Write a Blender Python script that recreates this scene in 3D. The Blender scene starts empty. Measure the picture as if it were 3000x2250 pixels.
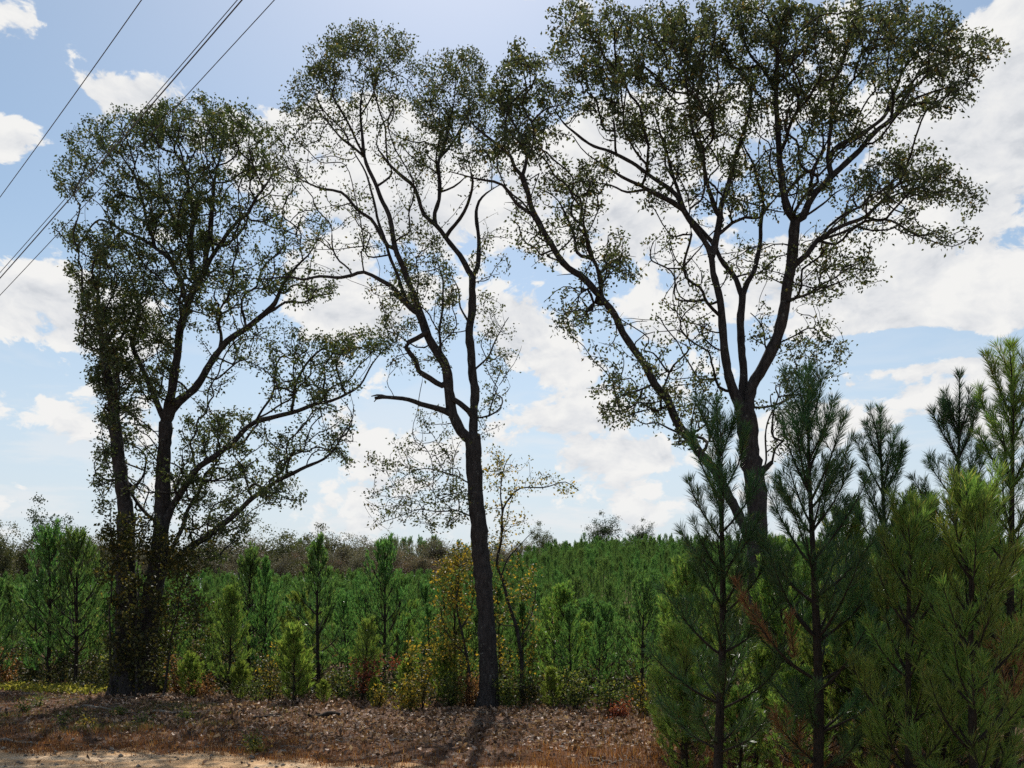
import bpy, math, random
import numpy as np
from mathutils import Vector

R = math.radians
rng = np.random.default_rng(7)
random.seed(7)
scene = bpy.context.scene
COL = scene.collection

# ------------------------------------------------------------------ camera, sky, sun, exposure
EYE = 2.6
FPX = 2598.0            # focal length in photo pixels (3000 wide)
HOR = 1750.0            # photo row of the true horizon
cam_d = bpy.data.cameras.new('camera')
cam = bpy.data.objects.new('camera', cam_d)
COL.objects.link(cam)
cam.location = (0, 0, EYE)
cam.rotation_euler = (R(90), 0, 0)
cam_d.sensor_width = 36.0
cam_d.lens = 36.0 * FPX / 3000.0
cam_d.shift_y = (HOR - 1125.0) / 3000.0
cam_d.clip_end = 6000
scene.camera = cam

SUN_EL, SUN_AZ = R(49), R(-3)          # azimuth from +Y towards +X
sun_dir = Vector((math.sin(SUN_AZ) * math.cos(SUN_EL), math.cos(SUN_AZ) * math.cos(SUN_EL), math.sin(SUN_EL)))
sun_d = bpy.data.lights.new('sun', 'SUN')
sun = bpy.data.objects.new('sun', sun_d)
COL.objects.link(sun)
sun_d.energy = 5.0
sun_d.angle = R(0.53)
sun_d.color = (1.0, 0.95, 0.86)
sun.rotation_euler = sun_dir.to_track_quat('Z', 'Y').to_euler()

scene.view_settings.view_transform = 'Standard'
scene.view_settings.look = 'None'
scene.view_settings.exposure = 0.0
scene.view_settings.gamma = 1.0
scene.view_settings.use_curve_mapping = False
scene.cycles.max_bounces = 5
scene.cycles.diffuse_bounces = 3
scene.cycles.glossy_bounces = 2
scene.cycles.transmission_bounces = 4
scene.cycles.transparent_max_bounces = 8
scene.cycles.use_denoising = False


def pix_dir(sx, sy):
    return Vector(((sx - 1500) / FPX, 1.0, (HOR - sy) / FPX)).normalized()


class NT:
    """tiny node-tree writer"""
    def __init__(self, tree):
        self.t = tree
        tree.nodes.clear()

    def n(self, typ, **kw):
        nd = self.t.nodes.new(typ)
        ins = kw.pop('ins', {})
        for k, v in kw.items():
            setattr(nd, k, v)
        for k, v in ins.items():
            self.put(nd.inputs[k], v)
        return nd

    def put(self, sock, v):
        if isinstance(v, bpy.types.NodeSocket):
            self.t.links.new(v, sock)
        else:
            sock.default_value = v

    def math(self, op, a, b=None, c=None, clamp=False):
        nd = self.t.nodes.new('ShaderNodeMath')
        nd.operation = op
        nd.use_clamp = clamp
        for i, v in enumerate((a, b, c)):
            if v is not None:
                self.put(nd.inputs[i], v)
        return nd.outputs[0]

    def vmath(self, op, a, b=None):
        nd = self.t.nodes.new('ShaderNodeVectorMath')
        nd.operation = op
        self.put(nd.inputs[0], a)
        if b is not None:
            self.put(nd.inputs[1], b)
        return nd.outputs['Value'] if op in ('LENGTH', 'DOT_PRODUCT') else nd.outputs[0]

    def noise(self, vec, scale, detail=4.0, rough=0.5, dist=0.0, out='Fac'):
        nd = self.n('ShaderNodeTexNoise', ins={'Scale': scale, 'Detail': detail, 'Roughness': rough, 'Distortion': dist})
        if vec is not None:
            self.put(nd.inputs['Vector'], vec)
        return nd.outputs[out]

    def ramp(self, fac, stops, interp='LINEAR'):
        nd = self.t.nodes.new('ShaderNodeValToRGB')
        cr = nd.color_ramp
        cr.interpolation = interp
        while len(cr.elements) > len(stops):
            cr.elements.remove(cr.elements[-1])
        while len(cr.elements) < len(stops):
            cr.elements.new(0.5)
        for e, (p, c) in zip(cr.elements, stops):
            e.position = p
            e.color = (c[0], c[1], c[2], 1.0)
        self.put(nd.inputs[0], fac)
        return nd.outputs[0]

    def mix(self, fac, a, b, blend='MIX'):
        nd = self.t.nodes.new('ShaderNodeMix')
        nd.data_type = 'RGBA'
        nd.blend_type = blend
        self.put(nd.inputs[0], fac)
        self.put(nd.inputs[6], a)
        self.put(nd.inputs[7], b)
        return nd.outputs[2]

    def smooth(self, v, lo, hi, to0=0.0, to1=1.0):
        nd = self.n('ShaderNodeMapRange', interpolation_type='SMOOTHSTEP')
        self.put(nd.inputs['Value'], v)
        self.put(nd.inputs['From Min'], lo)
        self.put(nd.inputs['From Max'], hi)
        self.put(nd.inputs['To Min'], to0)
        self.put(nd.inputs['To Max'], to1)
        return nd.outputs[0]


# clouds of the photograph: (column, row, half width, half height, weight) in photo pixels, as directions in the sky
CLOUDS = [
    (300, 270, 120, 80, .5), (430, 270, 70, 60, .4), (30, 420, 90, 60, .5), (230, 390, 80, 50, .3), (60, 60, 110, 80, .28), (230, 70, 50, 90, .2),
    (740, 0, 100, 50, .35), (160, 720, 90, 60, .4), (90, 900, 190, 120, .6), (260, 960, 170, 130, .55),
    (60, 1190, 260, 100, .2), (350, 1250, 200, 150, .3), (1000, 420, 330, 150, .5), (1150, 560, 260, 150, .5), (760, 480, 160, 130, .45),
    (1450, 560, 240, 170, .5), (1700, 420, 220, 110, .5), (1900, 560, 230, 140, .5), (1750, 720, 250, 110, .45), (2100, 420, 260, 150, .35),
    (960, 820, 230, 110, .5), (1050, 930, 220, 90, .5), (1560, 980, 170, 110, .55), (1640, 1080, 210, 90, .45), (1780, 1180, 160, 60, .3),
    (1580, 1240, 190, 60, .45), (1900, 1330, 260, 60, .4), (1620, 1360, 260, 70, .35), (1150, 1290, 260, 90, .3), (2000, 900, 240, 140, .45),
    (2420, 760, 180, 130, .45), (2450, 950, 150, 90, .35), (2900, 120, 150, 160, .6), (2780, 330, 240, 160, .55), (2960, 330, 160, 160, .6),
    (2850, 560, 250, 110, .5), (2750, 760, 250, 140, .6), (2930, 820, 190, 170, .6), (2650, 900, 200, 90, .5),
    (2700, 1120, 230, 70, .6), (2560, 1180, 200, 90, .5), (2850, 1130, 150, 100, .55), (2400, 1250, 180, 100, .3),
    (2470, 110, 90, 110, .4), (2500, 300, 160, 120, .35),
]
HOLES = [
    (60, 230, 110, 80, .5), (150, 330, 90, 40, .35), (420, 130, 120, 60, .4),
    (520, 120, 330, 120, .5), (900, 60, 260, 110, .45), (1200, 110, 260, 130, .5), (1500, 140, 200, 110, .5), (150, 480, 90, 80, .3), (130, 620, 170, 120, .45), (330, 800, 120, 60, .3),
    (1520, 790, 90, 70, .55), (1450, 1130, 140, 40, .3), (1800, 1000, 110, 60, .35), (2300, 620, 150, 70, .3), (2640, 980, 170, 40, .5), (2750, 1020, 250, 40, .6), (2750, 640, 150, 50, .45),
    (2600, 1330, 150, 50, .35), (1950, 1230, 130, 50, .3), (700, 1250, 140, 90, .25), (820, 1480, 120, 60, .2), (60, 1050, 200, 50, .35), (2480, 1010, 160, 40, .4), (2780, 20, 70, 60, .4),
]

world = bpy.data.worlds.new('World')
scene.world = world
world.use_nodes = True
W = NT(world.node_tree)
SKY_STRENGTH = 0.1
sky = W.n('ShaderNodeTexSky', sky_type='NISHITA', sun_disc=False, sun_elevation=SUN_EL, sun_rotation=SUN_AZ,
          altitude=50.0, air_density=1.0, dust_density=0.6, ozone_density=1.6)
dirv = W.n('ShaderNodeTexCoord').outputs['Generated']
sep = W.n('ShaderNodeSeparateXYZ', ins={0: dirv})
# broken cumulus: several octaves, flattened towards the horizon
stretch = W.vmath('MULTIPLY', dirv, (1.0, 1.0, 1.55))
warp = W.noise(stretch, 9.0, 3.0, 0.5, out='Color')
warped = W.vmath('ADD', stretch, W.vmath('SCALE', W.vmath('SUBTRACT', warp, (0.5, 0.5, 0.5)), None))
warped.node.inputs[1].links[0].from_node.inputs['Scale'].default_value = 0.06


def fbm(vec):
    a = W.noise(vec, 8.5, 9.0, 0.58)
    vo = W.n('ShaderNodeTexVoronoi', feature='F1', ins={'Scale': 22.0, 'Detail': 3.0, 'Roughness': 0.55})
    vo.normalize = True
    W.put(vo.inputs['Vector'], vec)
    b = W.math('SUBTRACT', 0.86, vo.outputs['Distance'])
    c = W.noise(vec, 40.0, 5.0, 0.65)
    return W.math('ADD', W.math('ADD', W.math('MULTIPLY', a, 0.62), W.math('MULTIPLY', b, 0.22)), W.math('MULTIPLY', c, 0.18))


f0 = fbm(warped)
off = W.vmath('ADD', warped, (sun_dir.x * 0.02, sun_dir.y * 0.0, 0.028))
f1 = fbm(off)
cov = None
for lst, sgn in ((CLOUDS, 1.0), (HOLES, -1.0)):
    for (cx, cy, rx, ry, wgt) in lst:
        c = pix_dir(cx, cy)
        right = Vector((c.y, -c.x, 0)).normalized()
        up = right.cross(c)
        k = 1.0 / (FPX * 1.2)
        dx = W.math('MULTIPLY', W.vmath('DOT_PRODUCT', warped if False else dirv, tuple(right / (rx * k * 1.05))), 1.0)
        dy = W.math('SUBTRACT', W.vmath('DOT_PRODUCT', dirv, tuple(up / (ry * k * 1.05))), 0.0)
        r2 = W.math('ADD', W.math('MULTIPLY', dx, dx), W.math('MULTIPLY', dy, dy))
        front = W.vmath('DOT_PRODUCT', dirv, tuple(c))
        r2 = W.math('ADD', r2, W.math('LESS_THAN', front, 0.0, None) if False else W.math('MULTIPLY', W.math('LESS_THAN', front, 0.0), 50.0))
        g = W.math('POWER', 2.718, W.math('MULTIPLY', r2, -1.0))
        g = W.math('MULTIPLY', g, wgt * sgn)
        cov = g if cov is None else W.math('ADD', cov, g)
cov = W.math('MINIMUM', W.math('MAXIMUM', cov, -0.6), 0.6)
dens = W.math('ADD', W.math('MULTIPLY', W.math('SUBTRACT', f0, 0.556), 2.3), W.math('MULTIPLY', cov, 0.54))
alpha = W.smooth(dens, 0.02, 0.12)
thick = W.smooth(dens, 0.14, 0.62)
relief = W.math('MULTIPLY', W.math('SUBTRACT', f0, f1), 3.2)
lum = W.math('ADD', W.math('SUBTRACT', 1.0, W.math('MULTIPLY', thick, 0.33)), relief)
lum = W.math('MINIMUM', W.math('MAXIMUM', lum, 0.60), 1.12)
ccol = W.ramp(W.math('SUBTRACT', W.math('MULTIPLY', lum, 1.6), 0.8), [(0.0, (0.60, 0.635, 0.69)), (0.5, (0.82, 0.835, 0.86)), (1.0, (0.97, 0.965, 0.95))])
ccol = W.vmath('SCALE', ccol)
CLOUD_GAIN = ccol.node
CLOUD_GAIN.inputs['Scale'].default_value = 0.93 / SKY_STRENGTH
# low pale veil where the air is deep
veil = W.smooth(sep.outputs['Z'], 0.0, 0.42, 0.85, 0.0)
skyc = W.n('ShaderNodeHueSaturation', ins={'Hue': 0.488, 'Saturation': 0.95, 'Value': 1.14, 'Color': sky.outputs[0]}).outputs[0]
skyc = W.mix(veil, skyc, (0.66 / SKY_STRENGTH, 0.73 / SKY_STRENGTH, 0.80 / SKY_STRENGTH, 1))
# thin bright streaks low down
st2 = W.noise(W.vmath('MULTIPLY', dirv, (1.0, 1.0, 4.5)), 6.0, 8.0, 0.6, 0.3)
streak = W.math('MULTIPLY', W.smooth(st2, 0.47, 0.62), W.smooth(sep.outputs['Z'], 0.03, 0.34, 0.7, 0.0))
skyc = W.mix(streak, skyc, (0.84 / SKY_STRENGTH, 0.85 / SKY_STRENGTH, 0.86 / SKY_STRENGTH, 1))
full = W.mix(W.math('MULTIPLY', alpha, W.smooth(sep.outputs['Z'], 0.01, 0.12, 0.45, 1.0)), skyc, ccol)
bg = W.n('ShaderNodeBackground', ins={'Color': full, 'Strength': SKY_STRENGTH})
wo = W.n('ShaderNodeOutputWorld', ins={'Surface': bg.outputs[0]})
world.cycles.sampling_method = 'MANUAL'
world.cycles.sample_map_resolution = 512


# ------------------------------------------------------------------ helpers
def mesh_np(name, verts, polys, mat, smooth=False):
    """verts (N,3); polys list of (M,k) int arrays"""
    me = bpy.data.meshes.new(name)
    verts = np.asarray(verts, dtype=np.float32).reshape(-1, 3)
    polys = [np.asarray(p, dtype=np.int32) for p in polys if len(p)]
    me.vertices.add(len(verts))
    me.vertices.foreach_set('co', verts.ravel())
    if polys:
        loops = np.concatenate([p.ravel() for p in polys])
        tot = np.concatenate([np.full(len(p), p.shape[1], dtype=np.int32) for p in polys])
        start = np.concatenate([[0], np.cumsum(tot)[:-1]]).astype(np.int32)
        me.loops.add(len(loops))
        me.loops.foreach_set('vertex_index', loops)
        me.polygons.add(len(tot))
        me.polygons.foreach_set('loop_start', start)
        me.polygons.foreach_set('loop_total', tot)
        if smooth:
            me.polygons.foreach_set('use_smooth', np.ones(len(tot), dtype=bool))
    me.materials.append(mat)
    me.update(calc_edges=True)
    return me


def link(name, me, parent=None, kind=None, loc=None):
    o = bpy.data.objects.new(name, me)
    COL.objects.link(o)
    if parent is not None:
        o.parent = parent
    if kind:
        o['kind'] = kind
    if loc is not None:
        o.location = loc
    return o


def thing(name, label, cat, loc=(0, 0, 0), group=None):
    o = link(name, None, loc=loc)
    tag(o, label, cat, group)
    return o


def tag(o, label, cat, group=None):
    o['label'] = label
    o['category'] = cat
    if group:
        o['group'] = group


def copy_thing(root, loc, rz=0.0, sc=1.0, label=None):
    r = root.copy()
    COL.objects.link(r)
    r.location = loc
    r.rotation_euler = (0, 0, rz)
    r.scale = (sc, sc, sc) if not isinstance(sc, tuple) else sc
    if label:
        r['label'] = label
    for ch in CHILD[root.name]:
        c = ch.copy()
        COL.objects.link(c)
        c.parent = r
    return r


CHILD = {}


class Tubes:
    """collects tapered tubes into one mesh"""
    def __init__(self):
        self.v, self.q, self.t, self.n = [], [], [], 0

    def add(self, pts, rad, sides=6, cap=True, bumps=0.0):
        P = np.asarray(pts, float)
        rad = np.asarray(rad, float)
        m = len(P)
        if m < 2:
            return
        T = np.gradient(P, axis=0)
        T /= np.linalg.norm(T, axis=1)[:, None] + 1e-9
        ref = np.array([0.0, 0.0, 1.0]) if abs(T[:, 2]).mean() < 0.8 else np.array([1.0, 0.0, 0.0])
        U = np.cross(T, ref)
        U /= np.linalg.norm(U, axis=1)[:, None] + 1e-9
        V = np.cross(T, U)
        a = np.linspace(0, 2 * math.pi, sides, endpoint=False)
        rr = rad[:, None] * np.ones(sides)[None]
        if bumps:
            rr = rr * (1 + bumps * rng.normal(size=rr.shape))
        ring = P[:, None] + rr[..., None] * (np.cos(a)[None, :, None] * U[:, None] + np.sin(a)[None, :, None] * V[:, None])
        i = np.arange(m - 1)[:, None] * sides
        j = np.arange(sides)[None]
        k = (j + 1) % sides
        q = np.stack([i + j, i + k, i + sides + k, i + sides + j], -1).reshape(-1, 4) + self.n
        self.v.append(ring.reshape(-1, 3))
        self.q.append(q)
        self.n += m * sides
        if cap:
            tip = P[-1] + T[-1] * rad[-1] * 0.6
            self.v.append(tip[None])
            base = self.n - sides
            jj = np.arange(sides)
            self.t.append(np.stack([base + jj, base + (jj + 1) % sides, np.full(sides, self.n)], -1))
            self.n += 1

    def mesh(self, name, mat, smooth=True):
        if not self.v:
            return None
        return mesh_np(name, np.concatenate(self.v), [np.concatenate(self.q)] + ([np.concatenate(self.t)] if self.t else []), mat, smooth)


def unit(n):
    v = rng.normal(size=(n, 3))
    return v / np.linalg.norm(v, axis=1)[:, None]


def leaf_arrays(pos, length, width, fold=0.25, droop=0.3, axis=None):
    """one small folded four-cornered leaf per position -> verts, tris"""
    n = len(pos)
    a = unit(n) if axis is None else axis + 0.5 * unit(n)
    a[:, 2] -= droop
    a /= np.linalg.norm(a, axis=1)[:, None]
    b = np.cross(a, unit(n))
    b /= np.linalg.norm(b, axis=1)[:, None] + 1e-9
    c = np.cross(a, b)
    L = (length * rng.uniform(0.5, 1.35, n))[:, None]
    Wd = (width * rng.uniform(0.7, 1.25, n))[:, None]
    mid = 0.5 * L * a
    p0 = pos
    p2 = pos + L * a
    p1 = pos + mid + Wd * b * 0.5 + fold * Wd * c
    p3 = pos + mid - Wd * b * 0.5 + fold * Wd * c
    v = np.stack([p0, p1, p2, p3], 1).reshape(-1, 3)
    i = np.arange(n)[:, None] * 4
    t = np.concatenate([i + np.array([[0, 1, 2]]), i + np.array([[0, 2, 3]])], 1).reshape(-1, 3)
    return v, t


# ------------------------------------------------------------------ materials
def new_mat(name):
    m = bpy.data.materials.new(name)
    m.use_nodes = True
    return m, NT(m.node_tree)


def leaf_mat(name, stops, trans=0.35, rough=0.55, tscale=1.5, objvar=0.0, spec=0.3):
    m, N = new_mat(name)
    geo = N.n('ShaderNodeNewGeometry')
    col = N.ramp(geo.outputs['Random Per Island'], stops)
    if objvar:
        oi = N.n('ShaderNodeObjectInfo')
        h = N.math('ADD', 0.5 - objvar * 0.045, N.math('MULTIPLY', oi.outputs['Random'], objvar * 0.09))
        v = N.math('ADD', 1 - objvar * 0.3, N.math('MULTIPLY', oi.outputs['Random'], objvar * 0.6))
        hs = N.n('ShaderNodeHueSaturation', ins={'Hue': h, 'Value': v, 'Color': col})
        col = hs.outputs[0]
    p = N.n('ShaderNodeBsdfPrincipled', ins={'Base Color': col, 'Roughness': rough, 'Specular IOR Level': spec})
    tcol = N.vmath('MULTIPLY', col, (tscale * 1.05, tscale * 1.1, tscale * 0.7))
    tr = N.n('ShaderNodeBsdfTranslucent', ins={'Color': tcol})
    mx = N.n('ShaderNodeMixShader', ins={0: trans})
    N.put(mx.inputs[1], p.outputs[0])
    N.put(mx.inputs[2], tr.outputs[0])
    N.n('ShaderNodeOutputMaterial', ins={'Surface': mx.outputs[0]})
    return m


def bark_mat(name, dark, light, scale=6.0, zs=0.25, lichen=0.0):
    m, N = new_mat(name)
    co = N.n('ShaderNodeTexCoord').outputs['Object']
    st = N.vmath('MULTIPLY', co, (1.0, 1.0, zs))
    n1 = N.noise(st, scale * 2.2, 8.0, 0.65, 0.4)
    n2 = N.noise(co, 1.6, 3.0, 0.5)
    col = N.ramp(n1, [(0.3, dark), (0.72, light)])
    if lichen:
        li = N.math('MULTIPLY', N.smooth(N.noise(co, 9.0, 6.0, 0.65), 0.60, 0.70), lichen)
        col = N.mix(li, col, (0.30, 0.31, 0.27, 1))
    col = N.mix(N.math('MULTIPLY', n2, 0.5), col, tuple(0.6 * x for x in dark) + (1,))
    bmp = N.n('ShaderNodeBump', ins={'Strength': 1.0, 'Distance': 0.07, 'Height': n1})
    p = N.n('ShaderNodeBsdfPrincipled', ins={'Base Color': col, 'Roughness': 0.92, 'Specular IOR Level': 0.15, 'Normal': bmp.outputs[0]})
    N.n('ShaderNodeOutputMaterial', ins={'Surface': p.outputs[0]})
    return m


M_BARK = bark_mat('oak_bark', (0.022, 0.019, 0.018), (0.115, 0.10, 0.094), 7.0, 0.28, 0.75)
M_TWIG = bark_mat('twig_bark', (0.026, 0.022, 0.02), (0.07, 0.06, 0.052), 5.0, 0.5)
M_PINEBARK = bark_mat('pine_bark', (0.024, 0.02, 0.017), (0.095, 0.074, 0.058), 12.0, 0.45)
M_OAKLEAF = leaf_mat('oak_leaves', [(0.0, (0.042, 0.054, 0.026)), (0.6, (0.068, 0.083, 0.036)), (0.88, (0.10, 0.105, 0.045)), (0.96, (0.14, 0.11, 0.04)), (1.0, (0.2, 0.13, 0.04))], 0.36)
M_OAKLEAF_G = leaf_mat('oak_leaves_greener', [(0.0, (0.036, 0.052, 0.022)), (0.6, (0.062, 0.083, 0.032)), (0.92, (0.10, 0.11, 0.04)), (1.0, (0.18, 0.14, 0.04))], 0.33)
M_YELLOW = leaf_mat('yellow_leaves', [(0.0, (0.05, 0.068, 0.02)), (0.45, (0.12, 0.115, 0.028)), (0.72, (0.29, 0.215, 0.035)), (1.0, (0.52, 0.31, 0.04))], 0.38)
M_RUST = leaf_mat('rust_leaves', [(0.0, (0.10, 0.05, 0.025)), (0.5, (0.22, 0.10, 0.045)), (1.0, (0.36, 0.19, 0.10))], 0.4)
M_RED = leaf_mat('red_leaves', [(0.0, (0.08, 0.02, 0.018)), (0.6, (0.2, 0.05, 0.035)), (1.0, (0.34, 0.13, 0.06))], 0.4)
M_BUSH = leaf_mat('bush_leaves', [(0.0, (0.04, 0.07, 0.02)), (0.6, (0.09, 0.12, 0.03)), (0.9, (0.2, 0.2, 0.05)), (1.0, (0.35, 0.26, 0.06))], 0.4)
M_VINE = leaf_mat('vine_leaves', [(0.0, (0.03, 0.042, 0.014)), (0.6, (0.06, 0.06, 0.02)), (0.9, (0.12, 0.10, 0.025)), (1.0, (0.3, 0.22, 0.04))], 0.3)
M_NEEDLE = leaf_mat('pine_needles', [(0.0, (0.03, 0.074, 0.024)), (0.5, (0.078, 0.155, 0.046)), (0.93, (0.15, 0.24, 0.072)), (1.0, (0.15, 0.12, 0.04))], 0.42, 0.36, 1.9, 0.5, spec=0.55)
M_NEEDLE_NEAR = leaf_mat('near_pine_needles', [(0.0, (0.022, 0.058, 0.024)), (0.5, (0.042, 0.095, 0.036)), (0.92, (0.075, 0.14, 0.045)), (1.0, (0.2, 0.13, 0.04))], 0.36, 0.38, 1.7, 0.5, spec=0.5)  # blue-green needles, colour kept darker for the oak's shade
M_NEEDLE_FRESH_SUN = leaf_mat('fresh_sunlit_pine_needles', [(0.0, (0.07, 0.13, 0.03)), (0.5, (0.125, 0.195, 0.045)), (0.9, (0.20, 0.25, 0.06)), (1.0, (0.28, 0.19, 0.06))], 0.46, 0.4, 1.8, 0.5, spec=0.5)  # yellow-green needles, brightened further to carry sun on oak-shaded pines
M_NEEDLE_LIME = leaf_mat('bright_pine_needles', [(0.0, (0.10, 0.17, 0.035)), (0.6, (0.19, 0.26, 0.055)), (1.0, (0.32, 0.32, 0.08))], 0.5, 0.5, 1.5, 0.2)
M_FARLEAF = [leaf_mat('far_leaves_olive', [(0.0, (0.045, 0.055, 0.022)), (1.0, (0.12, 0.12, 0.05))], 0.3, 0.6, 1.4, 0.5),
             leaf_mat('far_leaves_hazy_brown', [(0.0, (0.075, 0.07, 0.05)), (1.0, (0.18, 0.155, 0.11))], 0.3, 0.6, 1.4, 0.5),  # far browns greyed, distance haze mixed into the leaf colour
             leaf_mat('far_leaves_russet', [(0.0, (0.085, 0.062, 0.045)), (1.0, (0.21, 0.14, 0.10))], 0.3, 0.6, 1.4, 0.4),
             leaf_mat('far_leaves_dark', [(0.0, (0.025, 0.042, 0.018)), (1.0, (0.06, 0.085, 0.035))], 0.25, 0.6, 1.3, 0.4)]


# ------------------------------------------------------------------ ground
def edge_y(x):                 # where the litter bank meets the planted pines
    return 20.9 - 0.30 * x


def road_y(x):                 # far edge of the sandy track
    return 13.5 - 0.22 * x + 0.25 * np.sin(x * 0.9) + 0.12 * np.sin(x * 2.7 + 1)


def sstep(v, a, b):
    t = np.clip((v - a) / (b - a), 0, 1)
    return t * t * (3 - 2 * t)


def ground_z(x, y):
    x = np.asarray(x, float)
    y = np.asarray(y, float)
    far = np.clip(y - 38, 0, None)
    right = sstep(x / np.maximum(y, 20), -0.10, 0.10)
    slope_l = 0.046 * np.minimum(far, 80) + 0.014 * np.clip(far - 80, 0, 340)
    slope_r = 0.092 * np.minimum(far, 112) + 0.006 * np.clip(far - 112, 0, 300)
    z = slope_l * (1 - right) + slope_r * right
    z = z - 1.0 * sstep(y - edge_y(x), 1.0, 13.0)
    bank = sstep(y - road_y(x), 0.0, 1.6) * (1 - sstep(y, 34, 60))
    z = z + bank * (0.05 + 0.05 * np.sin(x * 0.7 + 0.4 * y) * np.sin(y * 1.1 - 0.3 * x) + 0.025 * np.sin(2.3 * x + 1.7 * y) * np.sin(2.9 * y - x))
    return z


def axis_steps(lo, hi, fine_lo, fine_hi, step, grow=1.22):
    a = list(np.arange(fine_lo, fine_hi + 1e-6, step))
    s = step
    while a[-1] < hi:
        s *= grow
        a.append(min(a[-1] + s, hi))
    s = step
    b = [a[0]]
    while b[-1] > lo:
        s *= grow
        b.append(max(b[-1] - s, lo))
    return np.array(b[:0:-1] + a)


gx = axis_steps(-1800, 1800, -20, 20, 0.25)
gy = axis_steps(-300, 3500, 8, 32, 0.25)
X, Y = np.meshgrid(gx, gy)
Z = ground_z(X, Y)
nx, ny = len(gx), len(gy)
ii = (np.arange(ny - 1)[:, None] * nx + np.arange(nx - 1)[None]).ravel()
quads = np.stack([ii, ii + 1, ii + nx + 1, ii + nx], -1)

m, N = new_mat('forest_floor')
co = N.n('ShaderNodeTexCoord').outputs['Object']
nA = N.noise(co, 0.55, 5.0, 0.55, 0.5)
nB = N.noise(co, 9.0, 7.0, 0.7)
nC = N.noise(N.vmath('MULTIPLY', co, (0.45, 1.7, 1.0)), 1.1, 4.0, 0.6, 0.3)
soil = N.ramp(nB, [(0.28, (0.035, 0.021, 0.016)), (0.5, (0.135, 0.08, 0.055)), (0.75, (0.30, 0.195, 0.135))])
soil = N.mix(N.smooth(nA, 0.48, 0.66), soil, N.ramp(nB, [(0.3, (0.045, 0.022, 0.012)), (0.7, (0.19, 0.085, 0.036))]))
soil = N.mix(N.smooth(nC, 0.64, 0.74), soil, N.ramp(nB, [(0.3, (0.30, 0.21, 0.14)), (0.7, (0.50, 0.38, 0.27))]))
bmp = N.n('ShaderNodeBump', ins={'Strength': 1.0, 'Distance': 0.05, 'Height': nB})
p = N.n('ShaderNodeBsdfPrincipled', ins={'Base Color': soil, 'Roughness': 0.95, 'Specular IOR Level': 0.1, 'Normal': bmp.outputs[0]})
N.n('ShaderNodeOutputMaterial', ins={'Surface': p.outputs[0]})
M_SOIL = m
link('ground', mesh_np('ground', np.stack([X, Y, Z], -1).reshape(-1, 3), [quads], M_SOIL, True), kind='structure')

m, N = new_mat('track_sand')
co = N.n('ShaderNodeTexCoord').outputs['Object']
nA = N.noise(N.vmath('MULTIPLY', co, (0.35, 1.6, 1.0)), 1.5, 6.0, 0.6, 0.4)
nB = N.noise(co, 22.0, 6.0, 0.7)
sand = N.ramp(nA, [(0.3, (0.42, 0.24, 0.12)), (0.5, (0.58, 0.37, 0.20)), (0.7, (0.70, 0.52, 0.35))])
sand = N.mix(N.math('MULTIPLY', N.smooth(nB, 0.50, 0.62), 0.85), sand, (0.20, 0.11, 0.055, 1))
bmp = N.n('ShaderNodeBump', ins={'Strength': 0.8, 'Distance': 0.03, 'Height': N.math('ADD', nA, N.math('MULTIPLY', nB, 0.4))})
p = N.n('ShaderNodeBsdfPrincipled', ins={'Base Color': sand, 'Roughness': 0.95, 'Specular IOR Level': 0.1, 'Normal': bmp.outputs[0]})
N.n('ShaderNodeOutputMaterial', ins={'Surface': p.outputs[0]})
rx = np.arange(-60, 60.01, 0.2)
tt = np.linspace(0, 1, 60)
ed = road_y(rx) + 0.22 * np.sin(rx * 5.1) * np.sin(rx * 1.3) + 0.10 * rng.normal(size=len(rx))
RX = np.repeat(rx[None], len(tt), 0)
RY = (4.5 - 0.22 * rx)[None] * (1 - tt[:, None]) + ed[None] * tt[:, None]
RZ = ground_z(RX, RY) + 0.006 + 0.03 * (np.sin(RY * 2.2 + 0.4 * RX) ** 2) * np.sin(math.pi * tt[:, None]) + 0.006 * rng.random(RX.shape) * np.sin(math.pi * tt[:, None])
n_ = len(rx)
ii = (np.arange(len(tt) - 1)[:, None] * n_ + np.arange(n_ - 1)[None]).ravel()
link('dirt_track', mesh_np('dirt_track', np.stack([RX, RY, RZ], -1).reshape(-1, 3), [np.stack([ii, ii + 1, ii + n_ + 1, ii + n_], -1)], m, True), kind='structure')


# ------------------------------------------------------------------ tall broadleaf trees grown on limbs drawn from the photograph
def catmull(P, step):
    P = np.asarray(P, float)
    if len(P) == 2:
        n = max(2, int(np.linalg.norm(P[1] - P[0]) / step))
        return P[0] + (P[1] - P[0]) * np.linspace(0, 1, n + 1)[:, None]
    Q = np.concatenate([[2 * P[0] - P[1]], P, [2 * P[-1] - P[-2]]])
    out = []
    for i in range(len(P) - 1):
        p0, p1, p2, p3 = Q[i:i + 4]
        n = max(1, int(np.linalg.norm(p2 - p1) / step))
        for t in np.arange(n) / n:
            out.append(0.5 * (2 * p1 + (p2 - p0) * t + (2 * p0 - 5 * p1 + 4 * p2 - p3) * t * t + (3 * p1 - p0 - 3 * p2 + p3) * t ** 3))
    out.append(P[-1])
    return np.array(out)


def to_world(sx, sy, dep):
    return np.stack([(sx - 1500) / FPX * dep, dep, EYE + (HOR - sy) / FPX * dep], -1)


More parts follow.
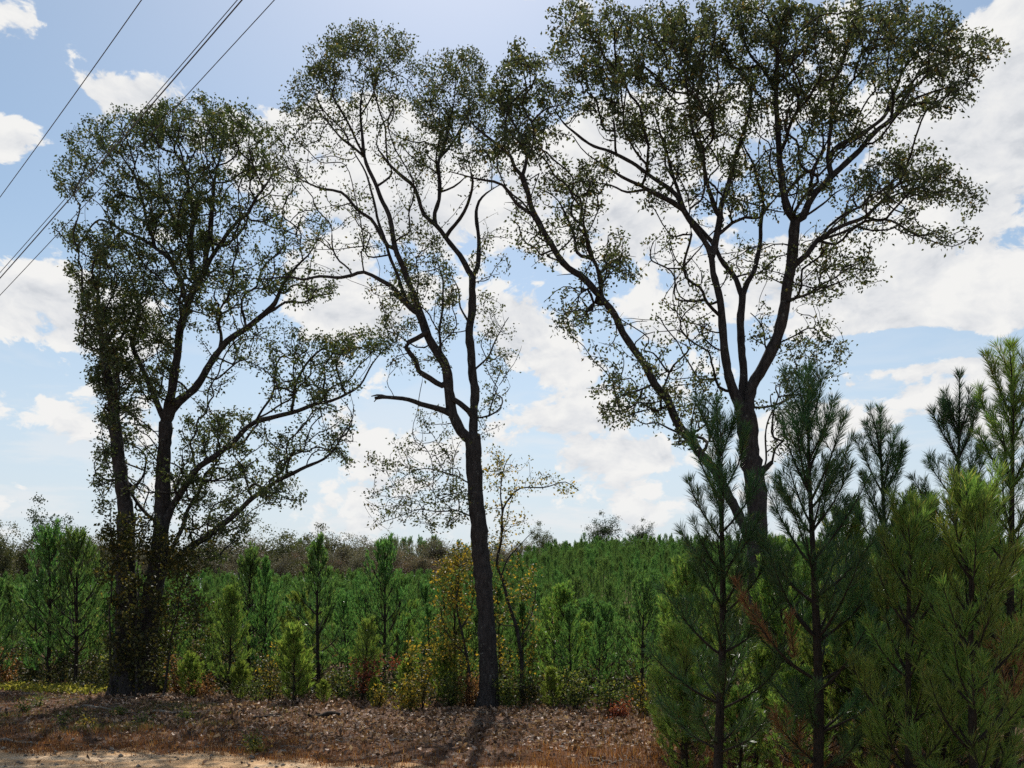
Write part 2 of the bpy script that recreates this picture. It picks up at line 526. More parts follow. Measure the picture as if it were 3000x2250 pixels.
def grow_tree(name, label, base_y, limbs, blobs, leaf_m, leaf_len=0.085, leaf_w=0.052, spread=1.1, seed=1, att_per_m2=60, twig_r=0.0068, bf=0.22,
              limb_labels=None, wob=0.022, leaf_k=1.8, clump=0.08, cat='tree', stubs=()):
    """limbs: (parent, [(col,row)...], r0, r1, depth change); blobs: (col,row,rx,ry,density,leaves per twig) in photo pixels of a 2212-wide print"""
    global rng
    rng = np.random.default_rng(seed)
    K = 3000 / 2212
    nodes, nrad, nlimb, npath, npar, nimg = [], [], [], [], [], []
    limb_nodes = []
    for li, (par, pts, r0, r1, dd) in enumerate(limbs):
        pts = np.asarray(pts, float)
        if par < 0:
            dep0, first = base_y, None
            if par < -1:
                dep0 = base_y + (-par - 1) * 0.25
        else:
            cand = limb_nodes[par]
            im = np.array([nimg[c] for c in cand])
            j = cand[int(np.argmin(((im - pts[0]) ** 2).sum(1)))]
            dep0, first = nodes[j][1], j
        s = np.concatenate([[0], np.cumsum(np.linalg.norm(np.diff(pts, axis=0), axis=1))])
        s /= s[-1]
        dep = dep0 + dd * s ** 1.2
        P3 = to_world(pts[:, 0], pts[:, 1], dep)
        if first is not None:
            P3 = np.concatenate([[nodes[first]], P3[1:] if np.linalg.norm(P3[0] - nodes[first]) < 0.15 else P3])
        C = catmull(P3, 0.14)
        m_ = len(C)
        env = np.sin(np.linspace(0, math.pi, m_)) ** 0.4
        if wob and par != -99:
            ph = rng.uniform(0, 6.28, 6)
            q = np.arange(m_) * 0.14
            wv = np.stack([np.sin(q * 3.1 + ph[0]) + 0.6 * np.sin(q * 6.7 + ph[1]), np.sin(q * 2.7 + ph[2]), np.sin(q * 3.7 + ph[3]) + 0.6 * np.sin(q * 7.9 + ph[4])], -1)
            C = C + wob * env[:, None] * wv * (0.5 if r0 > 20 else 1.0)
        t = np.linspace(0, 1, m_)
        rad = (r0 + (r1 - r0) * t ** (0.72 if par >= 0 else 0.9)) * (0.86 if par >= 0 else 0.93) * C[:, 1] / FPX
        forks = any(q[0] == li and (q[1][0][0] - pts[-1][0]) ** 2 + (q[1][0][1] - pts[-1][1]) ** 2 < 900 for q in limbs)
        if not forks and (par >= 0 and li not in stubs or par < 0 and r1 < 10):
            rad = np.maximum(rad * np.clip((1.02 - t) / 0.35, 0, 1) ** 0.7, np.minimum(rad, 0.011))
        if par < 0:                                     # root flare
            rad = rad * (1 + 0.42 * np.exp(-np.arange(m_) * 0.14 / 0.35))
        ids = []
        for k in range(m_):
            pid = (first if k == 0 else len(nodes) - 1)
            d = 0 if pid is None else np.linalg.norm(C[k] - nodes[pid])
            nodes.append(C[k])
            nrad.append(rad[k])
            nlimb.append(li)
            npath.append((npath[pid] if pid is not None else 0) + d)
            npar.append(-1 if pid is None else pid)
            nimg.append((1500 + C[k][0] / C[k][1] * FPX, HOR - (C[k][2] - EYE) / C[k][1] * FPX))
            ids.append(len(nodes) - 1)
        limb_nodes.append(ids)
    nl = len(nodes)
    NP_ = np.array(nodes)
    NI = np.array(nimg)
    okn = np.array([nrad[i] * FPX / nodes[i][1] < 15.5 for i in range(nl)])
    okI, okD = NI[okn], NP_[okn][:, 1]
    # attraction points
    A, leafn = [], []
    px_m = FPX / base_y
    for (bx, by, brx, bry, den, lv) in blobs:
        bx, by, brx, bry = bx * K, by * K, brx * K, bry * K
        den, lv = den ** 0.55, lv * (0.72 + 0.28 * min(den, 1.0))
        n = max(3, int(den * att_per_m2 * math.pi * brx * bry / px_m ** 2))
        r = np.sqrt(rng.random(n)) * 1.08
        th = rng.uniform(0, 2 * math.pi, n)
        sx, sy = bx + brx * r * np.cos(th), by + bry * r * np.sin(th)
        for x_, y_ in zip(sx, sy):
            d2 = ((okI - (x_, y_)) ** 2).sum(1)
            near = np.argpartition(d2, 12)[:12]
            dep = okD[rng.choice(near)] + float(np.clip(rng.normal(0, spread), -2.2 * spread, 2.2 * spread))
            A.append(to_world(x_, y_, dep))
            leafn.append(lv)
    A = np.array(A)
    leafn = np.array(leafn)
    na = len(A)
    # minimum spanning growth with a preference for short paths to the root
    allP = np.concatenate([NP_, A])
    path = np.concatenate([np.array(npath), np.zeros(na)])
    par = np.concatenate([np.array(npar), np.full(na, -1)]).astype(int)
    limb = np.concatenate([np.array(nlimb), np.zeros(na)]).astype(int)
    best = np.full(na, 1e9)
    bpar = np.zeros(na, int)
    for i in np.nonzero(okn)[0]:
        c = np.linalg.norm(A - NP_[i], axis=1) + bf * path[i]
        u = c < best
        best[u] = c[u]
        bpar[u] = i
    done = np.zeros(na, bool)
    order = []
    for _ in range(na):
        k = int(np.argmin(np.where(done, 1e9, best)))
        done[k] = True
        pi = bpar[k]
        g = nl + k
        par[g] = pi
        limb[g] = limb[pi]
        path[g] = path[pi] + np.linalg.norm(allP[g] - allP[pi])
        order.append(g)
        c = np.linalg.norm(A - allP[g], axis=1) + bf * path[g]
        u = (c < best) & ~done
        best[u] = c[u]
        bpar[u] = g
    cnt = np.zeros(nl + na)
    kids = {}
    for g in reversed(order):
        cnt[g] += 1
        if par[g] >= nl:
            cnt[par[g]] += cnt[g]
    for g in order:
        kids.setdefault(par[g], []).append(g)
    rad = np.zeros(nl + na)
    rad[:nl] = nrad
    rad[nl:] = twig_r * np.maximum(cnt[nl:], 1) ** 0.42
    for g in order:
        if par[g] < nl:
            rad[g] = min(rad[g], rad[par[g]] * 0.75)
        else:
            rad[g] = min(rad[g], rad[par[g]] * 0.95)
    # objects
    gz = float(ground_z(nodes[0][0], base_y))
    base = np.array([nodes[0][0], base_y, gz])
    print(label[:30], 'attractors', na)
    root = thing(name, label, cat, loc=tuple(base))
    limb_obj = []
    for li, (p_, pts, r0, r1, dd) in enumerate(limbs):
        ids = limb_nodes[li]
        tb = Tubes()
        P = NP_[ids] - base
        rr = np.array(nrad)[ids]
        if p_ < 0:
            P = np.concatenate([[P[0] - (0, 0, 0.4)], P])
            rr = np.concatenate([[rr[0] * 1.1], rr])
        big = r0 > 12
        tb.add(P, rr * (1 + 0.05 * rng.normal(size=len(rr))), 12 if big else 8, True, 0.05 if big else 0.03)
        o = link('trunk' if p_ < 0 else 'limb', tb.mesh('limb', M_BARK), root)
        if limb_labels and li in limb_labels:
            o['label'] = limb_labels[li]
        limb_obj.append(o)
    # twigs: chains along the thickest child
    tubs = {}
    used = set()
    for g in order:
        if g in used:
            continue
        chain = [par[g], g]
        used.add(g)
        cur = g
        while cur in kids:
            nx_ = max(kids[cur], key=lambda q_: cnt[q_])
            if nx_ in used:
                break
            chain.append(nx_)
            used.add(nx_)
            cur = nx_
        P = [allP[chain[0]]]
        rr = [min(rad[chain[0]], rad[g] * 1.15)]
        for a_, b_ in zip(chain[:-1], chain[1:]):
            d = np.linalg.norm(allP[b_] - allP[a_])
            k = max(1, int(d / 0.16))
            for t in range(1, k + 1):
                w_ = t / k
                q_ = allP[a_] * (1 - w_) + allP[b_] * w_
                if t < k:
                    q_ = q_ + rng.normal(size=3) * 0.028
                P.append(q_)
                rr.append((rad[a_] if a_ >= nl else rad[b_]) * (1 - w_) + rad[b_] * w_)
        rr[-1] *= 0.5
        P = np.array(P)
        if len(P) > 3:
            P[1:-1] = 0.25 * P[:-2] + 0.5 * P[1:-1] + 0.25 * P[2:]
        tb = tubs.setdefault(limb[g], Tubes())
        tb.add(P - base, rr, 5 if max(rr) > 0.02 else 4 if max(rr) > 0.012 else 3, False)
    for li, tb in tubs.items():
        o = link('twigs', tb.mesh('twigs', M_TWIG), limb_obj[li], 'stuff')
    # leaves round the thin twigs
    lp = {}
    for g in order:
        n = rng.poisson(leafn[g - nl] * leaf_k * (1.0 if cnt[g] < 6 else 0.4) * (2.1 if rng.random() < 0.45 else 0.2))
        if n:
            d = (allP[g] - allP[par[g]])
            c0 = allP[g] - d * rng.random((n, 1)) ** 1.5 * 0.9
            lp.setdefault(limb[g], []).append(c0 + rng.normal(size=(n, 3)) * clump)
    for li, arr in lp.items():
        v, t = leaf_arrays(np.concatenate(arr) - base, leaf_len, leaf_w)
        link('leaves', mesh_np('leaves', v, [t], leaf_m), limb_obj[li], 'stuff')
    return root


LEFT_LIMBS = [
    (-1, [(362, 2045), (368, 1920), (370, 1771), (368, 1545), (366, 1473), (353, 1383), (337, 1270), (332, 1179), (312, 1089), (301, 1021), (294, 967), (287, 886), (289, 818), (294, 773), (285, 715)], 40, 6, 0.4),
    (-2, [(420, 2040), (428, 1907), (442, 1771), (466, 1636), (472, 1545), (475, 1473), (479, 1360), (484, 1283), (486, 1238)], 38, 19, 0.2),
    (1, [(486, 1238), (466, 1193), (439, 1134), (416, 1075), (389, 1012), (398, 960), (405, 900), (385, 820), (365, 760)], 12, 5, 0.9),
    (1, [(486, 1238), (502, 1134), (520, 1044), (533, 953), (543, 899), (565, 854), (597, 804), (606, 764), (615, 680), (624, 565), (646, 452), (655, 370)], 17, 5, -0.6),
    (3, [(543, 890), (538, 867), (533, 831), (515, 795), (497, 759), (452, 723), (398, 692), (344, 669), (298, 606), (258, 574)], 9, 3, 0.8),
    (3, [(575, 840), (560, 741), (565, 633), (556, 565), (538, 475), (520, 429), (470, 370)], 10, 4, 0.7),
    (1, [(490, 1240), (524, 1175), (565, 1139), (606, 1085), (646, 1026), (678, 990), (719, 958), (769, 926), (796, 899), (814, 872), (836, 827), (859, 791), (886, 764), (902, 750), (935, 690)], 16, 5, -0.5),
    (6, [(769, 926), (805, 904), (836, 886), (886, 888), (927, 870), (981, 858)], 6, 2, -0.4),
    (6, [(646, 1026), (646, 976), (637, 931), (642, 895), (628, 868), (640, 820)], 7, 3, 0.5),
    (3, [(597, 804), (625, 740), (651, 705), (692, 655), (732, 624), (750, 579), (796, 511), (835, 440)], 9, 3, -0.9),
    (1, [(470, 1620), (485, 1540), (502, 1491), (542, 1428), (583, 1365), (633, 1333), (687, 1292), (732, 1252), (769, 1229), (836, 1211), (904, 1193), (972, 1175), (1000, 1163), (1054, 1125), (1090, 1066), (1131, 1021), (1176, 990)], 14, 4, -0.9),
    (1, [(460, 1680), (497, 1649), (565, 1599), (624, 1559), (669, 1527), (696, 1498), (741, 1455), (791, 1424), (859, 1387), (909, 1360), (949, 1342), (981, 1315), (1000, 1280), (1032, 1229), (1036, 1193)], 14, 4, -1.3),
    (1, [(468, 1640), (505, 1600), (530, 1560), (551, 1500), (579, 1442), (600, 1390), (640, 1350), (660, 1290)], 10, 4, 0.9),
    (0, [(330, 1240), (312, 1220), (302, 1195)], 7, 4, -0.2),
    (0, [(312, 1089), (350, 1000), (380, 930), (400, 860)], 6, 3, 0.8),
    (4, [(452, 723), (420, 600), (395, 520), (350, 450), (300, 420)], 6, 3, 0.6),
    (4, [(340, 668), (290, 640), (250, 690), (225, 720)], 4, 2, -0.5),
]
LEFT_BLOBS = [
    (200, 300, 55, 45, .9, 10), (275, 285, 75, 55, 1.1, 11), (350, 265, 80, 45, 1, 11), (430, 260, 90, 50, 1.1, 11), (500, 275, 50, 50, 1, 11), (160, 375, 45, 40, .8, 10), (165, 420, 30, 25, .7, 9), (240, 350, 60, 45, .8, 10),
    (400, 330, 90, 50, .7, 9), (480, 350, 60, 50, .7, 9), (290, 430, 75, 45, 1.3, 13), (370, 450, 85, 50, 1.3, 13), (400, 400, 70, 40, 1, 11), (450, 470, 70, 60, 1, 11), (350, 520, 100, 45, 1.2, 12), (440, 560, 80, 45, .9, 10),
    (560, 320, 55, 55, .8, 10), (590, 390, 60, 60, .5, 7), (530, 420, 50, 60, .5, 8), (640, 480, 70, 50, .45, 7), (560, 510, 60, 60, .4, 6), (600, 575, 65, 40, .5, 8), (650, 625, 70, 28, .8, 10), (700, 610, 40, 30, .4, 8), (540, 610, 60, 40, .6, 9),
    (155, 500, 45, 25, .9, 11), (215, 525, 60, 45, 1.3, 13), (190, 600, 45, 45, 1, 11), (235, 630, 55, 60, 1.3, 13), (205, 700, 40, 50, 1.2, 12), (255, 730, 45, 70, 1.2, 13), (300, 600, 60, 55, 1.1, 12), (330, 690, 70, 60, 1.2, 12), (310, 770, 70, 60, 1, 11),
    (380, 620, 60, 50, 1, 11), (470, 620, 60, 50, .9, 11), (245, 800, 40, 55, 1.1, 12), (290, 850, 50, 50, .9, 12), (350, 830, 45, 50, .7, 10), (440, 690, 40, 40, .6, 9), (430, 850, 35, 30, .4, 8),
    (520, 700, 50, 40, .35, 8), (550, 760, 60, 40, .4, 8), (490, 790, 40, 40, .35, 7), (610, 740, 60, 40, .45, 8), (640, 800, 60, 40, .7, 10), (700, 760, 60, 35, 1.1, 12), (770, 750, 50, 35, .9, 12), (820, 730, 40, 35, .7, 10), (720, 820, 70, 30, .7, 10), (640, 850, 70, 25, .8, 10),
    (450, 930, 55, 45, 1.1, 12), (520, 920, 55, 30, .8, 11), (420, 1000, 45, 50, 1, 11), (500, 990, 50, 35, .8, 11), (580, 985, 50, 35, .6, 10), (660, 950, 60, 40, .6, 9), (720, 900, 45, 50, .5, 8), (740, 980, 35, 40, .5, 9),
    (400, 1080, 35, 60, .9, 11), (470, 1060, 50, 40, 1, 11), (560, 1040, 60, 35, 1, 11), (610, 1070, 50, 25, .7, 10), (500, 1120, 60, 35, 1.1, 12), (450, 1180, 55, 40, 1.1, 12), (520, 1160, 35, 25, .8, 11), (320, 980, 30, 60, .7, 10), (310, 1080, 25, 60, .5, 9), (230, 940, 26, 60, 1.2, 11), (222, 1040, 22, 70, 1.1, 10), (232, 850, 30, 60, 1.3, 12), (215, 780, 32, 60, 1.3, 12), (205, 660, 32, 60, 1.3, 12), (270, 900, 25, 60, .9, 10), (275, 1000, 18, 70, .7, 9),
]
MID_LIMBS = [
    (-1, [(1434, 2078), (1432, 1952), (1423, 1816), (1416, 1681), (1405, 1590), (1398, 1500), (1391, 1405), (1386, 1315), (1383, 1275)], 31, 24, 0.3),
    (0, [(1384, 1290), (1389, 1225), (1389, 1157), (1384, 1089), (1380, 1021), (1377, 953), (1382, 886), (1384, 810)], 16, 12, 0.5),
    (1, [(1384, 818), (1398, 777), (1402, 741), (1402, 678), (1398, 606), (1411, 574), (1452, 547), (1470, 538)], 9, 4, 0.5),
    (1, [(1382, 815), (1371, 795), (1348, 750), (1307, 696), (1276, 656), (1244, 624), (1226, 583), (1212, 552), (1181, 524), (1145, 488), (1122, 457), (1104, 420), (1120, 360)], 11, 4, -0.6),
    (3, [(1276, 656), (1271, 624), (1285, 588), (1289, 542), (1285, 479), (1298, 443), (1310, 380), (1330, 300)], 8, 4, 0.5),
    (3, [(1307, 696), (1335, 660), (1357, 619), (1375, 574), (1384, 529), (1370, 470)], 7, 4, -0.8),
    (4, [(1289, 560), (1325, 542), (1362, 520)], 4, 3, 0.2),
    (0, [(1382, 1290), (1348, 1262), (1325, 1216), (1321, 1170), (1316, 1121), (1307, 1075), (1289, 1039), (1253, 990), (1235, 944), (1222, 899), (1212, 863)], 19, 13, -0.4),
    (7, [(1212, 863), (1203, 840), (1185, 786), (1163, 741), (1136, 633), (1113, 565), (1090, 511), (1068, 461), (1059, 420), (1057, 375), (1059, 294), (1075, 200)], 11, 4, 0.4),
    (7, [(1225, 910), (1185, 870), (1154, 780), (1125, 690), (1100, 620), (1090, 588), (1077, 515), (1030, 430), (1000, 380)], 7, 3, 0.9),
    (7, [(1222, 931), (1185, 886), (1154, 849), (1113, 822), (1068, 800), (1032, 804), (1000, 808), (940, 809), (882, 820), (845, 813), (796, 818), (700, 810)], 10, 2.5, -1.0),
    (8, [(1160, 735), (1136, 722), (1108, 678), (1090, 642), (1045, 606), (1000, 565), (949, 556), (904, 542), (868, 520), (845, 488), (827, 457)], 8, 3, -0.9),
    (7, [(1312, 1130), (1294, 1128), (1258, 1112), (1226, 1089), (1217, 1057), (1199, 1035), (1187, 1017), (1196, 1003), (1222, 990), (1252, 972)], 11, 8, -0.35),
    (7, [(1322, 1211), (1280, 1193), (1235, 1184), (1181, 1170), (1136, 1164), (1099, 1166)], 13, 5, -0.9),
    (1, [(1389, 1230), (1370, 1200), (1345, 1182), (1326, 1168)], 10, 9, -0.25),
    (0, [(1390, 1430), (1362, 1410), (1325, 1387), (1271, 1376), (1226, 1378), (1194, 1392), (1163, 1415)], 3, 1, -0.8),
    (0, [(1398, 1520), (1375, 1509), (1344, 1498), (1280, 1500), (1220, 1495), (1170, 1510), (1110, 1535)], 3, 1, -1.0),
    (1, [(1380, 950), (1350, 900), (1340, 850), (1320, 800)], 4, 2, 0.6),
    (4, [(1289, 470), (1330, 410), (1370, 330), (1380, 260)], 5, 3, 0.7),
    (8, [(1068, 461), (1000, 400), (940, 340), (890, 300)], 5, 2, 0.7),
    (1, [(1384, 1090), (1430, 1040), (1460, 980), (1490, 930)], 4, 2, 0.3),
    (13, [(1125, 1166), (1100, 1158), (1088, 1161)], 5, 2, 0.1),
    (13, [(1125, 1166), (1104, 1173), (1096, 1177)], 4, 1.5, -0.1),
    (7, [(1289, 1039), (1290, 960), (1300, 880), (1290, 800), (1270, 740)], 5, 2.5, 0.8),
]
MID_BLOBS = [
    (700, 120, 50, 40, .9, 9), (760, 80, 60, 32, 1, 9), (830, 90, 55, 38, 1, 9), (890, 130, 35, 30, .7, 8), (680, 180, 50, 40, .8, 9), (770, 150, 70, 50, 1.1, 10), (850, 170, 45, 45, .8, 9), (630, 220, 35, 25, .7, 8), (720, 230, 60, 40, .9, 9), (800, 230, 50, 50, .7, 8), (660, 270, 60, 40, .5, 6), (750, 310, 70, 40, .35, 5), (620, 310, 50, 40, .5, 6),
    (920, 190, 40, 45, .9, 10), (980, 150, 45, 38, 1, 11), (1020, 160, 35, 50, 1, 11), (960, 230, 60, 45, 1.2, 12), (1015, 240, 45, 55, 1.2, 12), (930, 290, 45, 40, .8, 9), (990, 310, 60, 40, .8, 9), (870, 340, 60, 40, .6, 8), (940, 370, 50, 35, .6, 8), (860, 260, 40, 40, .4, 6), (1040, 350, 45, 35, .6, 8), (900, 420, 40, 30, .35, 6),
    (640, 370, 60, 30, .4, 5), (730, 440, 60, 45, .4, 6), (680, 520, 60, 40, .3, 5), (820, 520, 50, 50, .3, 5), (880, 480, 50, 40, .45, 7), (920, 540, 45, 55, .8, 10), (950, 610, 40, 50, .9, 10), (890, 600, 40, 50, .5, 8), (960, 680, 35, 45, .6, 8), (860, 660, 45, 40, .7, 8), (830, 620, 40, 40, .5, 6), (850, 710, 40, 35, .6, 7),
    (1070, 500, 35, 40, .4, 5), (1060, 570, 45, 40, .4, 5), (1060, 680, 35, 45, .5, 6), (1080, 750, 45, 50, .6, 6), (1070, 830, 40, 35, .6, 6), (930, 770, 40, 40, .5, 7), (860, 800, 50, 35, .3, 4), (1060, 900, 30, 40, .4, 5),
    (930, 910, 45, 35, .5, 6), (900, 960, 55, 30, .5, 4), (850, 1000, 50, 32, 1, 4), (840, 1080, 55, 28, 1.4, 2), (890, 1110, 55, 28, 1.4, 2.5), (820, 1130, 35, 18, 1.2, 1.5), (900, 1060, 50, 30, 1, 4), (920, 1040, 60, 35, .6, 3), (960, 980, 40, 40, .5, 5), (980, 1080, 35, 50, .9, 10), (960, 1130, 40, 20, .6, 8),
]
RIGHT_LIMBS = [
    (-1, [(2228, 2082), (2224, 1900), (2222, 1650), (2217, 1491), (2212, 1428), (2199, 1338), (2190, 1247), (2181, 1190)], 36, 30, 0.2),
    (0, [(2185, 1230), (2160, 1170), (2136, 1103), (2122, 1044), (2118, 976), (2113, 908), (2104, 840), (2090, 795), (2081, 750), (2072, 723), (2045, 678), (2018, 646), (2000, 620), (1972, 597), (1931, 570), (1880, 545), (1800, 505), (1720, 450), (1680, 400)], 19, 4, -0.9),
    (1, [(2000, 620), (1985, 575), (1930, 530), (1882, 497), (1805, 452), (1723, 420), (1678, 384), (1633, 334), (1600, 270)], 9, 3, 0.9),
    (1, [(2085, 760), (2095, 723), (2104, 655), (2108, 619), (2122, 574), (2140, 520), (2154, 475), (2172, 407), (2190, 339), (2199, 294), (2200, 200)], 13, 4, 0.8),
    (3, [(2106, 640), (2099, 619), (2072, 533), (2050, 452), (2032, 384), (2023, 316), (2010, 230), (1990, 130)], 9, 3, -0.7),
    (3, [(2104, 690), (2113, 678), (2145, 651), (2181, 637), (2226, 637), (2260, 600), (2295, 560)], 7, 4, -0.6),
    (0, [(2185, 1215), (2178, 1150), (2173, 1044), (2170, 976), (2174, 908), (2174, 849)], 15, 12, 0.5),
    (6, [(2174, 860), (2158, 818), (2131, 786), (2108, 759), (2090, 720), (2060, 680), (2020, 630), (1985, 560), (1960, 480), (1940, 400), (1900, 300)], 10, 4, 0.8),
    (6, [(2174, 860), (2190, 827), (2212, 795), (2222, 750), (2226, 669), (2235, 588), (2215, 500), (2180, 430), (2150, 360)], 10, 4, 0.6),
    (0, [(2188, 1235), (2203, 1134), (2226, 1094), (2253, 1039), (2280, 976), (2298, 908), (2307, 840), (2316, 795), (2321, 741), (2325, 678), (2330, 646)], 21, 17, -0.5),
    (9, [(2330, 655), (2312, 624), (2298, 565), (2289, 497), (2280, 429), (2273, 362), (2276, 271), (2280, 181), (2280, 113), (2290, 20), (2300, -80)], 14, 4, -0.4),
    (9, [(2328, 655), (2353, 633), (2380, 579), (2416, 533), (2434, 511), (2479, 479), (2533, 425), (2579, 375), (2624, 330), (2651, 280), (2696, 203), (2740, 130)], 15, 4, 0.2),
    (11, [(2425, 520), (2430, 488), (2443, 443), (2497, 407), (2565, 362), (2600, 320), (2640, 220), (2650, 120)], 10, 4, 0.6),
    (12, [(2430, 488), (2425, 466), (2430, 384), (2434, 294), (2452, 226), (2490, 120), (2500, 30)], 8, 3, -0.7),
    (10, [(2300, 575), (2307, 565), (2344, 520), (2384, 493), (2425, 484)], 7, 4, 0.5),
    (11, [(2371, 595), (2375, 533), (2398, 461), (2416, 407), (2400, 320)], 6, 3, 0.8),
    (11, [(2624, 330), (2651, 312), (2678, 289), (2723, 271), (2791, 253), (2859, 235)], 5, 2, -0.6),
    (11, [(2630, 315), (2642, 294), (2696, 240), (2746, 194), (2814, 167), (2904, 154)], 5, 2, 0.4),
    (9, [(2316, 800), (2344, 764), (2366, 745), (2393, 705), (2434, 683), (2488, 651), (2533, 633), (2583, 592), (2633, 542), (2705, 524), (2759, 520), (2830, 540)], 11, 3, -1.1),
    (18, [(2400, 700), (2475, 678), (2533, 646), (2610, 651), (2656, 674), (2723, 701), (2791, 719), (2836, 700)], 6, 2, -0.6),
    (18, [(2575, 600), (2633, 570), (2669, 565), (2723, 574), (2791, 570), (2859, 583)], 4, 2, 0.6),
    (9, [(2320, 660), (2384, 615), (2430, 583), (2466, 556), (2510, 530)], 5, 2, 0.7),
    (9, [(2313, 890), (2348, 868), (2384, 854), (2420, 840), (2475, 818), (2520, 800)], 6, 2, 0.5),
    (9, [(2258, 1035), (2240, 1008), (2231, 958), (2199, 917)], 4, 2, 0.5),
    (0, [(2212, 1640), (2170, 1520), (2110, 1410), (2045, 1315), (2000, 1258), (1972, 1216), (1949, 1170), (1918, 1125), (1891, 1066), (1859, 1021), (1823, 976), (1796, 922), (1764, 872), (1732, 836), (1705, 809), (1669, 786), (1633, 750), (1601, 696), (1579, 651), (1556, 610), (1547, 565), (1529, 515)], 19, 9, -0.9),
    (24, [(1530, 525), (1506, 493), (1493, 461), (1452, 420), (1398, 375), (1360, 330)], 7, 3, -0.5),
    (24, [(1530, 525), (1533, 502), (1542, 461), (1538, 429), (1520, 393), (1497, 353), (1470, 280), (1480, 200)], 7, 3, 0.6),
    (24, [(1570, 640), (1520, 601), (1470, 542), (1443, 529), (1389, 520), (1316, 502)], 7, 3, -0.6),
    (24, [(1764, 868), (1757, 820), (1741, 759), (1692, 741), (1673, 669), (1651, 619), (1624, 574), (1570, 550)], 8, 3, 0.8),
    (28, [(1741, 765), (1732, 741), (1710, 669), (1673, 633), (1690, 570), (1720, 520)], 6, 3, 0.5),
    (24, [(1859, 1021), (1863, 1003), (1886, 981), (1918, 972)], 3, 1.5, -0.3),
    (0, [(2210, 1390), (2226, 1383), (2244, 1369), (2262, 1354)], 12, 8, -0.2),
    (0, [(2192, 1180), (2260, 1190), (2320, 1160), (2380, 1090)], 5, 2, 0.7),
    (24, [(1925, 1130), (1880, 1140), (1820, 1160), (1770, 1190)], 4, 2, -0.6),
    (0, [(2240, 1365), (2246, 1280), (2262, 1200), (2310, 1170), (2350, 1120)], 4, 2, -0.6),
    (10, [(2276, 280), (2230, 200), (2180, 120), (2150, 20)], 6, 3, 0.7),
    (12, [(2640, 220), (2700, 110), (2760, 40)], 4, 2, -0.5),
    (1, [(1890, 550), (1840, 560), (1790, 545), (1720, 530)], 5, 2, -0.6),
]
